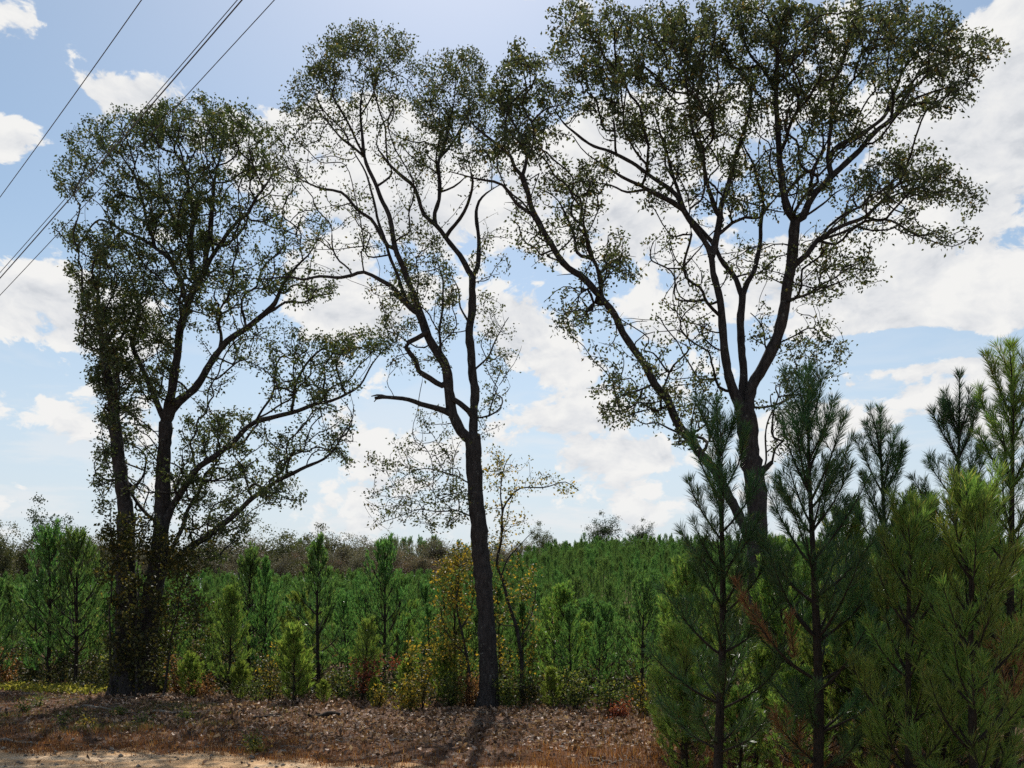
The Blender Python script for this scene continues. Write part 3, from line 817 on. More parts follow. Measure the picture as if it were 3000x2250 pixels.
RIGHT_BLOBS = [
    (1110, 130, 30, 40, .9, 10), (1090, 200, 38, 55, 1.1, 11), (1150, 170, 50, 55, 1.2, 11), (1130, 260, 60, 55, 1, 10), (1190, 240, 50, 50, .9, 9), (1110, 330, 50, 45, .7, 9), (1180, 340, 50, 40, .6, 8), (1060, 300, 40, 40, .7, 9),
    (1220, 390, 50, 40, 1, 10), (1290, 370, 55, 30, .9, 10), (1270, 430, 50, 35, .8, 10), (1130, 430, 45, 40, .4, 5), (1140, 500, 45, 45, .5, 6), (1230, 490, 45, 50, .8, 9), (1190, 560, 45, 35, .4, 5), (1300, 530, 50, 40, .6, 8), (1350, 570, 50, 35, .7, 9), (1280, 590, 40, 40, .5, 7),
    (1230, 650, 50, 35, .5, 6), (1240, 700, 45, 35, .7, 8), (1310, 680, 50, 35, .4, 5), (1300, 760, 45, 30, .5, 6), (1310, 830, 45, 25, .7, 8), (1370, 820, 50, 40, .6, 8), (1360, 890, 60, 35, .8, 9), (1430, 880, 50, 40, .8, 9), (1440, 770, 50, 40, .5, 7), (1480, 830, 45, 35, .6, 8), (1430, 690, 50, 45, .4, 6), (1510, 700, 45, 45, .5, 6), (1490, 620, 50, 40, .5, 6), (1450, 540, 60, 45, .4, 6), (1520, 780, 40, 50, .6, 7), (1530, 880, 40, 45, .9, 9), (1500, 940, 40, 30, .8, 9),
    (1230, 40, 45, 38, 1, 10), (1310, 40, 55, 42, 1.2, 11), (1250, 110, 60, 45, 1.1, 11), (1330, 120, 60, 55, 1.4, 12), (1280, 190, 70, 50, 1.2, 11), (1370, 200, 60, 55, 1.3, 12), (1410, 60, 55, 50, 1.3, 12), (1430, 140, 55, 60, 1.3, 12), (1490, 50, 60, 50, 1.4, 13), (1500, 130, 55, 60, 1.3, 12),
    (1570, 60, 60, 60, 1.3, 12), (1650, 40, 65, 50, 1.5, 13), (1720, 70, 60, 60, 1.4, 13), (1800, 50, 65, 50, 1.2, 12), (1880, 50, 60, 50, 1.3, 12), (1950, 50, 60, 50, 1.3, 12), (2020, 60, 55, 45, 1.1, 11), (2090, 110, 50, 40, 1, 10), (2140, 105, 35, 25, .8, 9), (2070, 160, 60, 35, .8, 9), (2000, 130, 60, 50, 1.1, 11), (1910, 130, 60, 50, 1, 11),
    (1840, 130, 50, 50, .9, 10), (1790, 220, 55, 55, 1.5, 13), (1840, 270, 40, 35, 1.2, 12), (1740, 160, 60, 60, 1, 11), (1640, 140, 70, 60, 1.3, 12), (1560, 170, 60, 60, 1.2, 11), (1480, 220, 60, 50, 1.1, 11), (1410, 270, 65, 40, 1.1, 11), (1340, 270, 50, 45, .9, 10), (1500, 290, 70, 45, 1, 11), (1590, 260, 60, 50, .9, 10), (1670, 230, 60, 50, .8, 9), (1720, 270, 50, 50, .8, 9),
    (2060, 210, 50, 30, .9, 9), (2000, 220, 60, 35, .8, 9), (1930, 210, 50, 45, .7, 9), (1700, 350, 60, 50, .7, 9), (1610, 350, 60, 45, .8, 9), (1530, 370, 60, 50, .7, 9), (1440, 340, 60, 45, .8, 9), (1430, 420, 60, 30, .5, 8), (1540, 450, 50, 40, .5, 7), (1620, 430, 60, 45, .7, 8), (1690, 430, 50, 40, .5, 7), (1760, 380, 45, 45, .6, 8), (1800, 310, 45, 40, .7, 9),
    (1930, 320, 50, 30, .8, 10), (1980, 350, 60, 35, 1.2, 11), (1920, 390, 65, 40, 1.2, 11), (2030, 390, 60, 35, 1.1, 11), (2080, 425, 50, 28, .8, 10), (1860, 400, 40, 40, .9, 10), (1960, 440, 60, 25, .6, 8), (1850, 450, 50, 35, .6, 7), (2060, 500, 50, 22, .6, 8), (2000, 510, 40, 25, .5, 7), (1960, 480, 50, 20, .4, 6), (1880, 500, 50, 30, .5, 6),
    (1760, 520, 50, 40, .7, 8), (1830, 560, 60, 35, .9, 9), (1880, 590, 40, 30, .6, 7), (1780, 610, 60, 35, .7, 8), (1730, 650, 40, 35, .4, 6), (1770, 720, 45, 40, .7, 7), (1810, 770, 30, 40, .6, 7), (1720, 770, 50, 40, .8, 8), (1740, 830, 50, 35, .7, 7), (1680, 860, 35, 50, .6, 7), (1650, 700, 30, 50, .5, 6), (1590, 560, 35, 50, .5, 7), (1640, 560, 40, 50, .5, 6), (1690, 560, 40, 40, .5, 7), (1680, 950, 30, 40, .5, 6),
]

left_tree = grow_tree('oak_tree', 'tall two-trunked oak at left with vines round its lower trunks', 23.2, LEFT_LIMBS, LEFT_BLOBS, M_OAKLEAF_G, seed=11, stubs=(13,))
mid_tree = grow_tree('oak_tree', 'slender forked oak with a broken bare stub limb, standing alone in the middle', 20.8, MID_LIMBS, MID_BLOBS, M_OAKLEAF, seed=12, leaf_len=0.07, leaf_w=0.045, leaf_k=2.5, twig_r=0.005, stubs=(12, 13, 14),
                     limb_labels={13: 'broken bare limb stub pointing left'})
right_tree = grow_tree('oak_tree', 'broad many-stemmed oak rising behind the foreground pines, its left stem leaning', 20.3, RIGHT_LIMBS, RIGHT_BLOBS, M_OAKLEAF, seed=13, leaf_len=0.083, leaf_w=0.052, leaf_k=1.85, stubs=(31,))

# small yellow trees round the middle trunk
YL1 = [(-1, [(1372, 2062), (1373, 2000), (1366, 1920), (1350, 1840), (1340, 1760), (1345, 1660)], 6, 2, 0.2), (0, [(1366, 1920), (1330, 1880), (1300, 1830), (1290, 1780)], 3, 1.5, -0.3), (0, [(1350, 1840), (1380, 1780), (1385, 1700)], 3, 1.5, 0.3)]
YB1 = [(960, 1270, 35, 50, 1.3, 12), (990, 1200, 40, 40, 1.2, 12), (980, 1330, 40, 50, 1.3, 12), (1010, 1260, 30, 60, 1.3, 12), (955, 1370, 30, 40, 1.1, 12), (1000, 1410, 30, 40, 1.3, 12), (985, 1440, 20, 25, .8, 11)]
YL2 = [(-1, [(1528, 2068), (1531, 1980), (1520, 1880), (1495, 1780), (1470, 1690), (1455, 1640), (1468, 1572), (1475, 1491), (1497, 1455)], 7, 3, 0.3),
       (0, [(1497, 1455), (1524, 1428), (1588, 1428), (1655, 1415), (1696, 1437)], 3, 1.3, -0.5), (0, [(1475, 1500), (1470, 1420), (1480, 1360), (1500, 1330)], 3, 1.3, 0.3),
       (0, [(1520, 1880), (1560, 1800), (1570, 1720)], 3, 1.5, 0.4), (0, [(1470, 1690), (1500, 1620), (1560, 1560)], 3, 1.5, 0.3)]
YB2 = [(1075, 1210, 40, 45, 1.1, 11), (1120, 1250, 40, 45, 1, 11), (1075, 1290, 35, 45, 1.1, 11), (1130, 1330, 30, 50, 1, 11), (1140, 1400, 25, 40, 1.1, 12), (1085, 1380, 30, 55, 1.2, 11), (1120, 1440, 25, 35, .8, 11), (1060, 1130, 30, 50, 1, 9), (1100, 1080, 40, 40, .7, 7), (1080, 1010, 30, 35, .5, 5), (1145, 1045, 60, 28, 1, 8), (1210, 1045, 40, 18, 1, 8), (1060, 1010, 35, 40, 1, 8), (1120, 1010, 40, 25, .8, 7), (1110, 1150, 50, 40, .8, 9)]
grow_tree('small_tree', 'small yellow-leaved tree just left of the middle oak trunk', 21.6, YL1, YB1, M_YELLOW, seed=21, leaf_k=1.2, leaf_len=0.075, leaf_w=0.055, spread=0.35, att_per_m2=40, twig_r=0.004, clump=0.09, wob=0.02)
grow_tree('small_tree', 'small yellow-green tree behind and right of the middle oak trunk', 21.7, YL2, YB2, M_YELLOW, seed=22, leaf_k=1.2, leaf_len=0.07, leaf_w=0.05, spread=0.4, att_per_m2=34, twig_r=0.004, clump=0.09, wob=0.02)

# vines wrapped round the two lower trunks of the left oak
VL = [(-1, [(330, 2040), (322, 1900), (325, 1750), (330, 1600), (322, 1480)], 4, 2, -0.2), (-1, [(480, 2035), (500, 1900), (520, 1780), (540, 1680)], 4, 2, -0.2), (-1, [(400, 2035), (398, 1850), (405, 1700), (410, 1580)], 4, 2, -0.3)]
VB = [(250, 1230, 30, 70, 1.4, 12), (245, 1340, 28, 60, 1.1, 11), (290, 1200, 30, 60, 1.2, 12), (300, 1320, 40, 80, 1.2, 11), (350, 1260, 40, 70, 1.3, 12), (400, 1250, 45, 60, 1.3, 12), (380, 1340, 40, 60, 1.2, 12), (430, 1330, 35, 50, .9, 11), (240, 1440, 20, 50, .8, 10), (290, 1430, 40, 50, .9, 10), (345, 1430, 25, 40, .8, 10), (270, 1400, 35, 60, 1.1, 11), (320, 1400, 35, 60, 1.1, 11), (250, 1150, 25, 60, 1.1, 11), (335, 1180, 40, 40, 1.1, 11), (420, 1190, 45, 45, 1.2, 12), (300, 1150, 60, 40, 1, 11)]
grow_tree('climbing_vine', 'dark leafy vine climbing the double trunk of the left oak', 22.75, VL, VB, M_VINE, seed=23, leaf_k=1.2, leaf_len=0.085, leaf_w=0.07, spread=0.25, att_per_m2=36, twig_r=0.004, clump=0.1, wob=0.02, cat='vine')


# ------------------------------------------------------------------ pines
def shoot_pts(p0, d0, L, up, n=6, wob=0.02):
    d = np.array(d0, float)
    P = [np.array(p0, float)]
    for i in range(n):
        d = d + np.array([0, 0, up / n]) + rng.normal(size=3) * wob
        d /= np.linalg.norm(d)
        P.append(P[-1] + d * L / n)
    return np.array(P)


def needles(P, t0, per_m, ln, w, spread=0.75):
    """flat tapered needles standing round the outer part of a shoot"""
    seg = np.linalg.norm(np.diff(P, axis=0), axis=1)
    s = np.concatenate([[0], np.cumsum(seg)])
    n = max(4, int(per_m * s[-1] * (1 - t0)))
    q = s[-1] * (t0 + (1 - t0) * rng.random(n))
    q[: n // 6] = s[-1] * rng.uniform(0.93, 1.0, n // 6)
    idx = np.clip(np.searchsorted(s, q) - 1, 0, len(seg) - 1)
    w_ = ((q - s[idx]) / seg[idx])[:, None]
    base = P[idx] * (1 - w_) + P[idx + 1] * w_
    ax = (P[idx + 1] - P[idx]) / seg[idx][:, None]
    rnd = np.cross(ax, unit(n))
    rnd /= np.linalg.norm(rnd, axis=1)[:, None] + 1e-9
    ang = rng.uniform(0.35, spread, n)[:, None]
    d = ax * np.cos(ang) + rnd * np.sin(ang)
    d[:, 2] += 0.05
    side = np.cross(d, unit(n))
    side /= np.linalg.norm(side, axis=1)[:, None] + 1e-9
    L = (ln * rng.uniform(0.7, 1.15, n))[:, None]
    mid = base + d * L * 0.5
    tip = base + d * L + np.array([0, 0, -0.08]) * L * rng.random((n, 1))
    v = np.stack([base, mid + side * w * 0.5, tip, mid - side * w * 0.5], 1).reshape(-1, 3)
    i = np.arange(n)[:, None] * 4
    return v, i + np.array([[0, 1, 2, 3]])


def make_pine(seed, H, Rmax, per_m, ln, w, whorl=0.42, clear=0.12, sub=4, subsub=False, top_up=1.0, trunk_r=0.055, shape=0.75, fill=1.0, second=True, top_len=0.32, curl=1.15, brush=0.42, nspread=0.62, low_dens=0.7):
    """-> trunk Tubes, list of (branch Tubes, needle verts, needle quads)"""
    global rng
    rng = np.random.default_rng(seed)
    tr = Tubes()
    nT = 14
    zz = np.linspace(-0.25, H, nT)
    bend = np.stack([0.03 * H * 0.3 * np.sin(zz * 0.9 + rng.uniform(0, 6)), 0.03 * H * 0.3 * np.sin(zz * 0.8 + rng.uniform(0, 6)), zz], -1)
    rad = trunk_r * (1 - np.clip(zz / H, 0, 1)) ** 0.9 + 0.006
    tr.add(bend, rad, 8, True, 0.05)

    def trunk_at(z):
        return np.array([np.interp(z, zz, bend[:, 0]), np.interp(z, zz, bend[:, 1]), z])
    brs = []
    leader = np.array([trunk_at(z) for z in np.linspace(H * 0.80, H + 0.02, 6)])
    nv, nq = needles(leader, 0.0, per_m * 1.3, ln, w, nspread)
    brs.append((None, nv, nq))
    z = H * (1 - 0.13) - 0.05
    while z > H * clear:
        f = 1 - z / H                      # 0 top .. 1 bottom
        nb = rng.integers(4, 6) if fill >= 1 else rng.integers(3, 5)
        a0 = rng.uniform(0, 6.28)
        for b in range(nb):
            az = a0 + b * 2 * math.pi / nb + rng.normal() * 0.25
            prof = min(1.0, (f / 0.62)) ** shape * (1.0 if f < 0.7 else 1 - 0.5 * (f - 0.7) / 0.3)
            L = Rmax * (top_len + (1.15 - top_len) * prof) * rng.uniform(0.75, 1.15)
            el = R(62) * (1 - f) ** 1.3 * top_up + R(14) * rng.uniform(0.3, 1.3)
            d = np.array([math.cos(az) * math.cos(el), math.sin(az) * math.cos(el), math.sin(el)])
            zb = z + rng.normal() * 0.05
            P = shoot_pts(trunk_at(zb), d, L, curl * (0.75 + 0.25 * f), 8, 0.04)
            tb = Tubes()
            r0 = 0.008 + 0.010 * L
            tb.add(P, np.linspace(r0, 0.004, len(P)), 5, False)
            nvs, nqs, c = [], [], 0
            shoots = [(P, max(0.0, 1 - brush / L))]
            if second and L > 0.3:
                for k in range(sub):
                    t = rng.uniform(0.25, 0.85)
                    i = int(t * (len(P) - 1))
                    ax = P[min(i + 1, len(P) - 1)] - P[i]
                    ax /= np.linalg.norm(ax)
                    s_ = np.cross(ax, (0, 0, 1)) * rng.choice([-1, 1])
                    s_ /= np.linalg.norm(s_) + 1e-9
                    dd = ax * 0.8 + s_ * rng.uniform(0.5, 0.9) + np.array([0, 0, rng.uniform(-0.1, 0.35)])
                    dd /= np.linalg.norm(dd)
                    Ls = L * rng.uniform(0.3, 0.5) * (1.15 - t * 0.4)
                    Q = shoot_pts(P[i], dd, Ls, curl * 1.1, 5, 0.05)
                    tb.add(Q, np.linspace(0.005, 0.003, len(Q)), 3, False)
                    shoots.append((Q, max(0.1, 1 - brush * 0.8 / Ls)))
            low = 1.0 if f < 0.55 else 1.0 - (1 - low_dens) * (f - 0.55) / 0.45
            for (Q, t0) in shoots:
                if rng.random() > low + 0.25:
                    continue
                a, q_ = needles(Q, t0, per_m * low, ln, w, nspread)
                nvs.append(a)
                nqs.append(q_ + c)
                c += len(a)
            if not nvs:
                a, q_ = needles(P, 0.7, per_m * 0.5, ln, w, nspread)
                nvs, nqs = [a], [q_]
            brs.append((tb, np.concatenate(nvs), np.concatenate(nqs)))
        z -= whorl * rng.uniform(0.75, 1.2) * (0.75 + 0.4 * f)
    return tr, brs


def pine_joined(name, spec, mat, lod_trunk=True):
    """pine as trunk mesh + branches mesh + one needles mesh"""
    tr, brs = make_pine(**spec)
    tm = tr.mesh('pine_trunk', M_PINEBARK)
    bt = Tubes()
    V, Q, c = [], [], 0
    for (tb, v, q) in brs:
        if tb is not None:
            off = bt.n
            bt.v += tb.v
            bt.q += [x + off for x in tb.q]
            bt.n += tb.n
        V.append(v)
        Q.append(q + c)
        c += len(v)
    bm_ = bt.mesh('pine_branches', M_PINEBARK)
    return tm, bm_, mesh_np('pine_needles', np.concatenate(V), [np.concatenate(Q)], mat)


def near_pine(label, x, y, spec, mat, rz=0.0):
    z = float(ground_z(x, y))
    root = thing('pine_tree', label, 'pine tree', (x, y, z))
    root.rotation_euler = (0, 0, rz)
    tr, brs = make_pine(**spec)
    link('trunk', tr.mesh('pine_trunk', M_PINEBARK), root)
    for i, (tb, v, q) in enumerate(brs):
        dead = tb is not None and i > len(brs) * 0.55 and rng.random() < 0.04
        nm = mesh_np('needles', v, [q], M_RUST if dead else mat)
        if tb is None:
            link('leader_needles', nm, root, 'stuff')
        else:
            b = link('branch', tb.mesh('pine_branch', M_PINEBARK), root)
            nd = link('needles', nm, b, 'stuff')
            if dead:
                nd['label'] = 'dead rust-brown needles'
    return root


def FX(fx, y):
    return (fx - 1106) / 1916 * y


def FZ(fy, y):
    return EYE + (1290 - fy) / 1916 * y


NEAR = [
    # label, column, distance, top row, radius, whorl, seed, needle density
    ('foreground pine with bare dark lower trunk, leftmost of the near row', 1553, 11.0, 872, 0.95, 0.50, 31, 330, 0.10),
    ('tallest-crowned foreground pine with thick straight trunk, right of the leaning oak stem', 1757, 10.4, 800, 1.05, 0.46, 32, 340, 0.10),
    ('foreground pine with a cluster of blunt upright tips between two taller pines', 1910, 12.8, 890, 0.95, 0.48, 33, 320, 0.05),
    ('foreground pine with a single tall spire in front of the low white cloud', 2064, 12.2, 815, 0.85, 0.50, 34, 320, 0.05),
    ('foreground pine at the right edge, reaching highest of the near pines', 2186, 10.2, 755, 0.95, 0.44, 35, 340, 0.08),
]
for (lab, fx, y, ty, rm, wh, sd, dn, cl) in NEAR:
    near_pine(lab, FX(fx, y), y, dict(seed=sd, H=FZ(ty, y), Rmax=rm, per_m=dn * 0.95, ln=0.155, w=0.0062, whorl=wh * 1.15, clear=cl, sub=3, trunk_r=0.062, top_len=0.55, curl=0.8, brush=0.75, nspread=0.8, low_dens=0.8), M_NEEDLE_FRESH_SUN if sd == 35 else M_NEEDLE_NEAR, sd)
LOWNEAR = [
    ('short bright green pine in front of the spire pine at lower right', 1968, 9.3, 1085, 0.8, 41),
    ('bushy bright green pine low at the right edge', 2105, 8.6, 1050, 0.85, 42),
    ('low bushy green pine at the left foot of the near pine row', 1478, 12.6, 1395, 0.7, 43),
]
for (lab, fx, y, ty, rm, sd) in LOWNEAR:
        near_pine(lab, FX(fx, y), y, dict(seed=sd, H=FZ(ty, y), Rmax=rm, per_m=240, ln=0.15, w=0.0065, whorl=0.45, clear=0.05, sub=4, trunk_r=0.045, top_len=0.45, brush=0.5, nspread=0.7), M_NEEDLE_FRESH_SUN, sd)

PROTO = []
for k in range(6):
    spec = dict(seed=60 + k, H=4.0, Rmax=[1.1, 0.9, 1.3, 1.0, 1.2, 0.8][k], per_m=135, ln=0.135, w=0.017, whorl=[0.42, 0.5, 0.38, 0.55, 0.46, 0.4][k], clear=0.05, sub=5, brush=[0.36, 0.4, 0.33, 0.42, 0.3, 0.36][k], nspread=0.5, low_dens=0.95, trunk_r=0.05)
    PROTO.append(pine_joined('pine', spec, M_NEEDLE))
FRESH_SUN = [pine_joined('pine', dict(seed=80 + k, H=4.0, Rmax=1.15, per_m=150, ln=0.15, w=0.013, whorl=0.36, clear=0.04, sub=5, trunk_r=0.05), M_NEEDLE_FRESH_SUN) for k in range(2)]
PROTO_LIME = pine_joined('pine', dict(seed=71, H=1.75, Rmax=0.6, per_m=190, ln=0.15, w=0.014, whorl=0.22, clear=0.05, sub=4, trunk_r=0.028), M_NEEDLE_LIME)

pine_lib = {}


def put_pine(meshes, key, x, y, H, label, group=None, rz=None, H0=4.0, wide=1.0, name='pine_tree'):
    z = float(ground_z(x, y)) - 0.03
    s = H / H0
    if key not in pine_lib:
        root = thing(name, label, 'pine tree', (x, y, z), group)
        ch = [link('trunk', meshes[0], root), link('branches', meshes[1], root, 'stuff'), link('needles', meshes[2], root, 'stuff')]
        CHILD[root.name] = ch
        pine_lib[key] = root
    else:
        root = copy_thing(pine_lib[key], (x, y, z), label=label)
        if group:
            root['group'] = group
        elif 'group' in root:
            del root['group']
    root.rotation_euler = (random.gauss(0, 0.035), random.gauss(0, 0.035), random.uniform(0, 6.28) if rz is None else rz)
    root.scale = (s * wide, s * wide, s)
    return root


G_PINES = 'young pines planted in rows behind the bank'
L_PINES = 'young dark green plantation pine among many alike behind the tall oaks'
taken = []
EDGE_PINES = [   # label, photo column, distance, top row (photo pixels), variant, width
    ('dense young pine left of the two-trunked oak, the left one of a tall pair', 145, 26.0, 1548, 0, 1.1),
    ('dense young pine left of the two-trunked oak, nearer its trunks', 215, 25.6, 1562, 2, 1.0),
    ('young pine cut off by the left edge of the photo', -8, 24.6, 1700, 1, 1.0),
    ('bushy young pine leading the front row, right of the two-trunked oak', 676, 23.2, 1720, 2, 1.0),
    ('slim tall-spired pine with a bare dark trunk behind the lime-green sapling', 936, 24.2, 1568, 3, 1.0),
    ('young pine with broad upright tips rising behind the front row at centre left', 723, 28.0, 1612, 0, 1.1),
    ('tall-spired pine left of the yellow small trees', 1127, 25.2, 1592, 4, 0.95),
    ('small fresh green pine above the red shrub', 1063, 21.9, 1815, 5, 1.1),
    ('young pine to the right of the yellow-green small tree, its trunk bare below', 1668, 21.4, 1770, 1, 1.0),
    ('young pine second to the right of the yellow-green small tree', 1752, 20.8, 1800, 3, 0.9),
    ('pine peeping between the yellow trees and the near pine row, dark trunk showing', 1880, 20.6, 1700, 4, 1.0),
    ('pine filling the gap left of the tallest-crowned foreground pine', 2010, 17.0, 1640, 0, 1.1),
    ('pine filling the gap behind the tallest-crowned foreground pine', 2290, 16.0, 1590, 2, 1.1),
    ('pine half hidden behind the blunt-tipped foreground pine', 2480, 16.8, 1500, 1, 1.1),
    ('pine half hidden below the spire pine', 2680, 15.6, 1460, 4, 1.1),
    ('pine half hidden behind the bushy pine at the right edge', 2880, 15.0, 1440, 3, 1.1),
    ('broad pine standing at the foot of the broad oak', 2150, 14.6, 1760, 5, 1.25),
    ('low pine in the shade between the near trunks', 2420, 13.6, 1800, 0, 1.25),
    ('low shaded pine beside the spire pine trunk', 2600, 13.4, 1740, 2, 1.25),
    ('fresh green pine seen between the first two near trunks', 2210, 13.2, 1890, 1, 1.2),
    ('fresh green pine seen between the second near trunk and the spire pine', 2520, 12.6, 1700, 0, 1.1),
    ('fresh green pine behind the bright bushy pine at the right edge', 2790, 12.0, 1620, 3, 1.1),
    ('fresh low pine left of the leftmost near trunk', 1960, 14.5, 1830, 2, 1.2),
    ('knee-high bushy pine between the first two near trunks, at the bottom of the photo', 2330, 11.4, 1960, 1, 1.5),
    ('knee-high bushy pine just right of the leftmost near trunk', 2170, 11.9, 2010, 0, 1.5),
    ('low bushy pine right of the second near trunk, at the bottom of the photo', 2590, 11.0, 1900, 2, 1.4),
    ('low bushy pine at the foot of the spire pine', 2760, 10.6, 1890, 3, 1.4),
    ('small bushy pine left of the leftmost near trunk, in the dry grass', 2010, 12.3, 1990, 1, 1.3),
    ('low shaded pine near the bottom right corner', 2920, 12.4, 1750, 1, 1.25),
]
for (lab, sx, y, ty, k, wd) in EDGE_PINES:
    x = (sx - 1500) / FPX * y
    H = EYE + (HOR - ty) / FPX * y - float(ground_z(x, y))
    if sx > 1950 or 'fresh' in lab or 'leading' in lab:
        put_pine(FRESH_SUN[k % 2], ('f', k % 2), x, y, H, lab, None, None, 4.0, wd)
    else:
        put_pine(PROTO[k], k, x, y, H, lab, None, None, 4.0, wd)
    taken.append((x, y))
put_pine(PROTO_LIME, 'lime', (860 - 1500) / FPX * 21.5, 21.5, 1.78, 'lime-green pine sapling with a thin dark stem at the edge of the bank', None, 1.0, 1.75)
put_pine(PROTO_LIME, 'lime', (950 - 1500) / FPX * 21.3, 21.3, 0.55, 'tiny round green pine seedling beside the lime-green sapling', None, 2.0, 1.75, 1.2)
put_pine(PROTO_LIME, 'lime', (1095 - 1500) / FPX * 21.2, 21.2, 0.62, 'tiny yellow-green pine seedling below the red shrub', None, 3.0, 1.75, 1.1)
for (sx, yy, hh, lab) in ((705, 22.4, 0.95, 'lime-green pine seedling in front of the bushy front-row pine'), (1190, 21.6, 1.05, 'lime-green young pine left of the yellow-leaved bush'),
                          (1300, 21.9, 1.3, 'lime-green young pine between the yellow-leaved bush and the middle oak'), (1620, 20.6, 0.9, 'lime-green pine seedling right of the middle oak'), (560, 22.6, 1.1, 'lime-green young pine behind the rust shrubs beside the left oak')):
    put_pine(PROTO_LIME, 'lime', (sx - 1500) / FPX * yy, yy, hh, lab, None, None, 1.75, 1.15)
taken += [((860 - 1500) / FPX * 21.5, 21.5), (FX(250, 23.2), 23.2), (FX(330, 23.2), 23.2), (FX(1055, 20.8), 20.8), (FX(1643, 20.3), 20.3)]

# the planted rows
cands = []
r_ = random.Random(5)
for i in range(0, 82):
    for j in range(-78, 104):
        u = j * 1.7 + (i % 2) * 0.8
        w_ = 1.3 + i * 1.8
        x = u + 0.29 * w_ * 0.3 + r_.uniform(-.45, .45)
        y = edge_y(x) + w_ + r_.uniform(-.45, .45)
        if y < 15 or y > 165:
            continue
        fx = 1106 + x / y * 1916
        if fx < -160 or fx > 2390:
            continue
        if x < 0 and y > 118 + r_.uniform(0, 8) and x / y < -0.02:
            continue
        if any((x - a) ** 2 + (y - b) ** 2 < 1.3 ** 2 for a, b in taken):
            continue
        cands.append((y, x))
cands.sort()
H_of = lambda: r_.choice([2.0, 2.4, 2.7, 2.9, 3.1, 3.4, 3.9]) * r_.uniform(0.93, 1.07)
NIND = 270
vis = [c for c in cands if 0 <= 1106 + c[1] / c[0] * 1916 <= 2212]
ind = set(vis[:NIND])
for (y, x) in vis[:NIND]:
    if r_.random() < 0.2 and y < 42:
        k = r_.randrange(2)
        put_pine(FRESH_SUN[k], ('f', k), x, y, H_of() * 0.85, 'light green young pine standing out among the darker plantation pines', 'light green pines among the planted rows', None, 4.0, r_.uniform(1.0, 1.25))
    else:
        k = r_.randrange(6)
        put_pine(PROTO[k], k, x, y, H_of(), L_PINES, G_PINES, None, 4.0, r_.uniform(0.8, 1.15))
# the rest of the plantation, too many and too small to tell apart: one object of instanced pines
rest = [q for q in cands if q not in ind]
pm = bpy.data.meshes.new('pine_plantation')
P = np.array([(x, y, float(ground_z(x, y)) - 0.03) for (y, x) in rest], dtype=np.float32)
pm.vertices.add(len(P))
pm.vertices.foreach_set('co', P.ravel())
nP = len(P)
rp = np.random.default_rng(17)
for nm, typ, vals in (('pick', 'INT', rp.integers(0, 6, nP).astype(np.int32)), ('turn', 'FLOAT_VECTOR', np.stack([np.zeros(nP), np.zeros(nP), rp.uniform(0, 6.28, nP)], -1).astype(np.float32)),
                      ('size', 'FLOAT_VECTOR', None)):
    at = pm.attributes.new(nm, typ, 'POINT')
    if nm == 'size':
        h = rp.choice([2.4, 2.6, 2.8, 3.0, 3.1, 3.4, 4.0], nP) * rp.uniform(0.93, 1.07, nP) / 4.0 * np.where(P[:, 0] < 0, 0.92, 1.0)
        wd = h * rp.uniform(0.62, 0.98, nP)
        at.data.foreach_set('vector', np.stack([wd, wd, h], -1).astype(np.float32).ravel())
    elif typ == 'INT':
        at.data.foreach_set('value', vals)
    else:
        at.data.foreach_set('vector', vals.ravel())
far = link('pine_plantation', pm, kind='stuff')
tag(far, 'far rows of young pines covering the slope up to the skyline', 'plantation')
ng = bpy.data.node_groups.new('plantation_rows', 'GeometryNodeTree')
ng.interface.new_socket('Geometry', in_out='INPUT', socket_type='NodeSocketGeometry')
ng.interface.new_socket('Geometry', in_out='OUTPUT', socket_type='NodeSocketGeometry')
gi, go = ng.nodes.new('NodeGroupInput'), ng.nodes.new('NodeGroupOutput')
jn = ng.nodes.new('GeometryNodeJoinGeometry')
for k in range(6):
    parts = ng.nodes.new('GeometryNodeJoinGeometry')
    for ch in CHILD[pine_lib[k].name]:
        if ch.name.startswith('branches'):
            continue
        oi = ng.nodes.new('GeometryNodeObjectInfo')
        oi.transform_space = 'ORIGINAL'
        oi.inputs['Object'].default_value = ch
        ng.links.new(oi.outputs['Geometry'], parts.inputs[0])
    g2i = ng.nodes.new('GeometryNodeGeometryToInstance')
    ng.links.new(parts.outputs[0], g2i.inputs[0])
    ng.links.new(g2i.outputs[0], jn.inputs[0])
iop = ng.nodes.new('GeometryNodeInstanceOnPoints')
ng.links.new(gi.outputs[0], iop.inputs['Points'])
ng.links.new(jn.outputs[0], iop.inputs['Instance'])
iop.inputs['Pick Instance'].default_value = True
for nm, typ, sock in (('pick', 'INT', 'Instance Index'), ('turn', 'FLOAT_VECTOR', 'Rotation'), ('size', 'FLOAT_VECTOR', 'Scale')):
    na_ = ng.nodes.new('GeometryNodeInputNamedAttribute')
    na_.data_type = typ
    na_.inputs['Name'].default_value = nm
    ng.links.new(na_.outputs['Attribute'], iop.inputs[sock])
ng.links.new(iop.outputs[0], go.inputs[0])
md = far.modifiers.new('rows', 'NODES')
md.node_group = ng


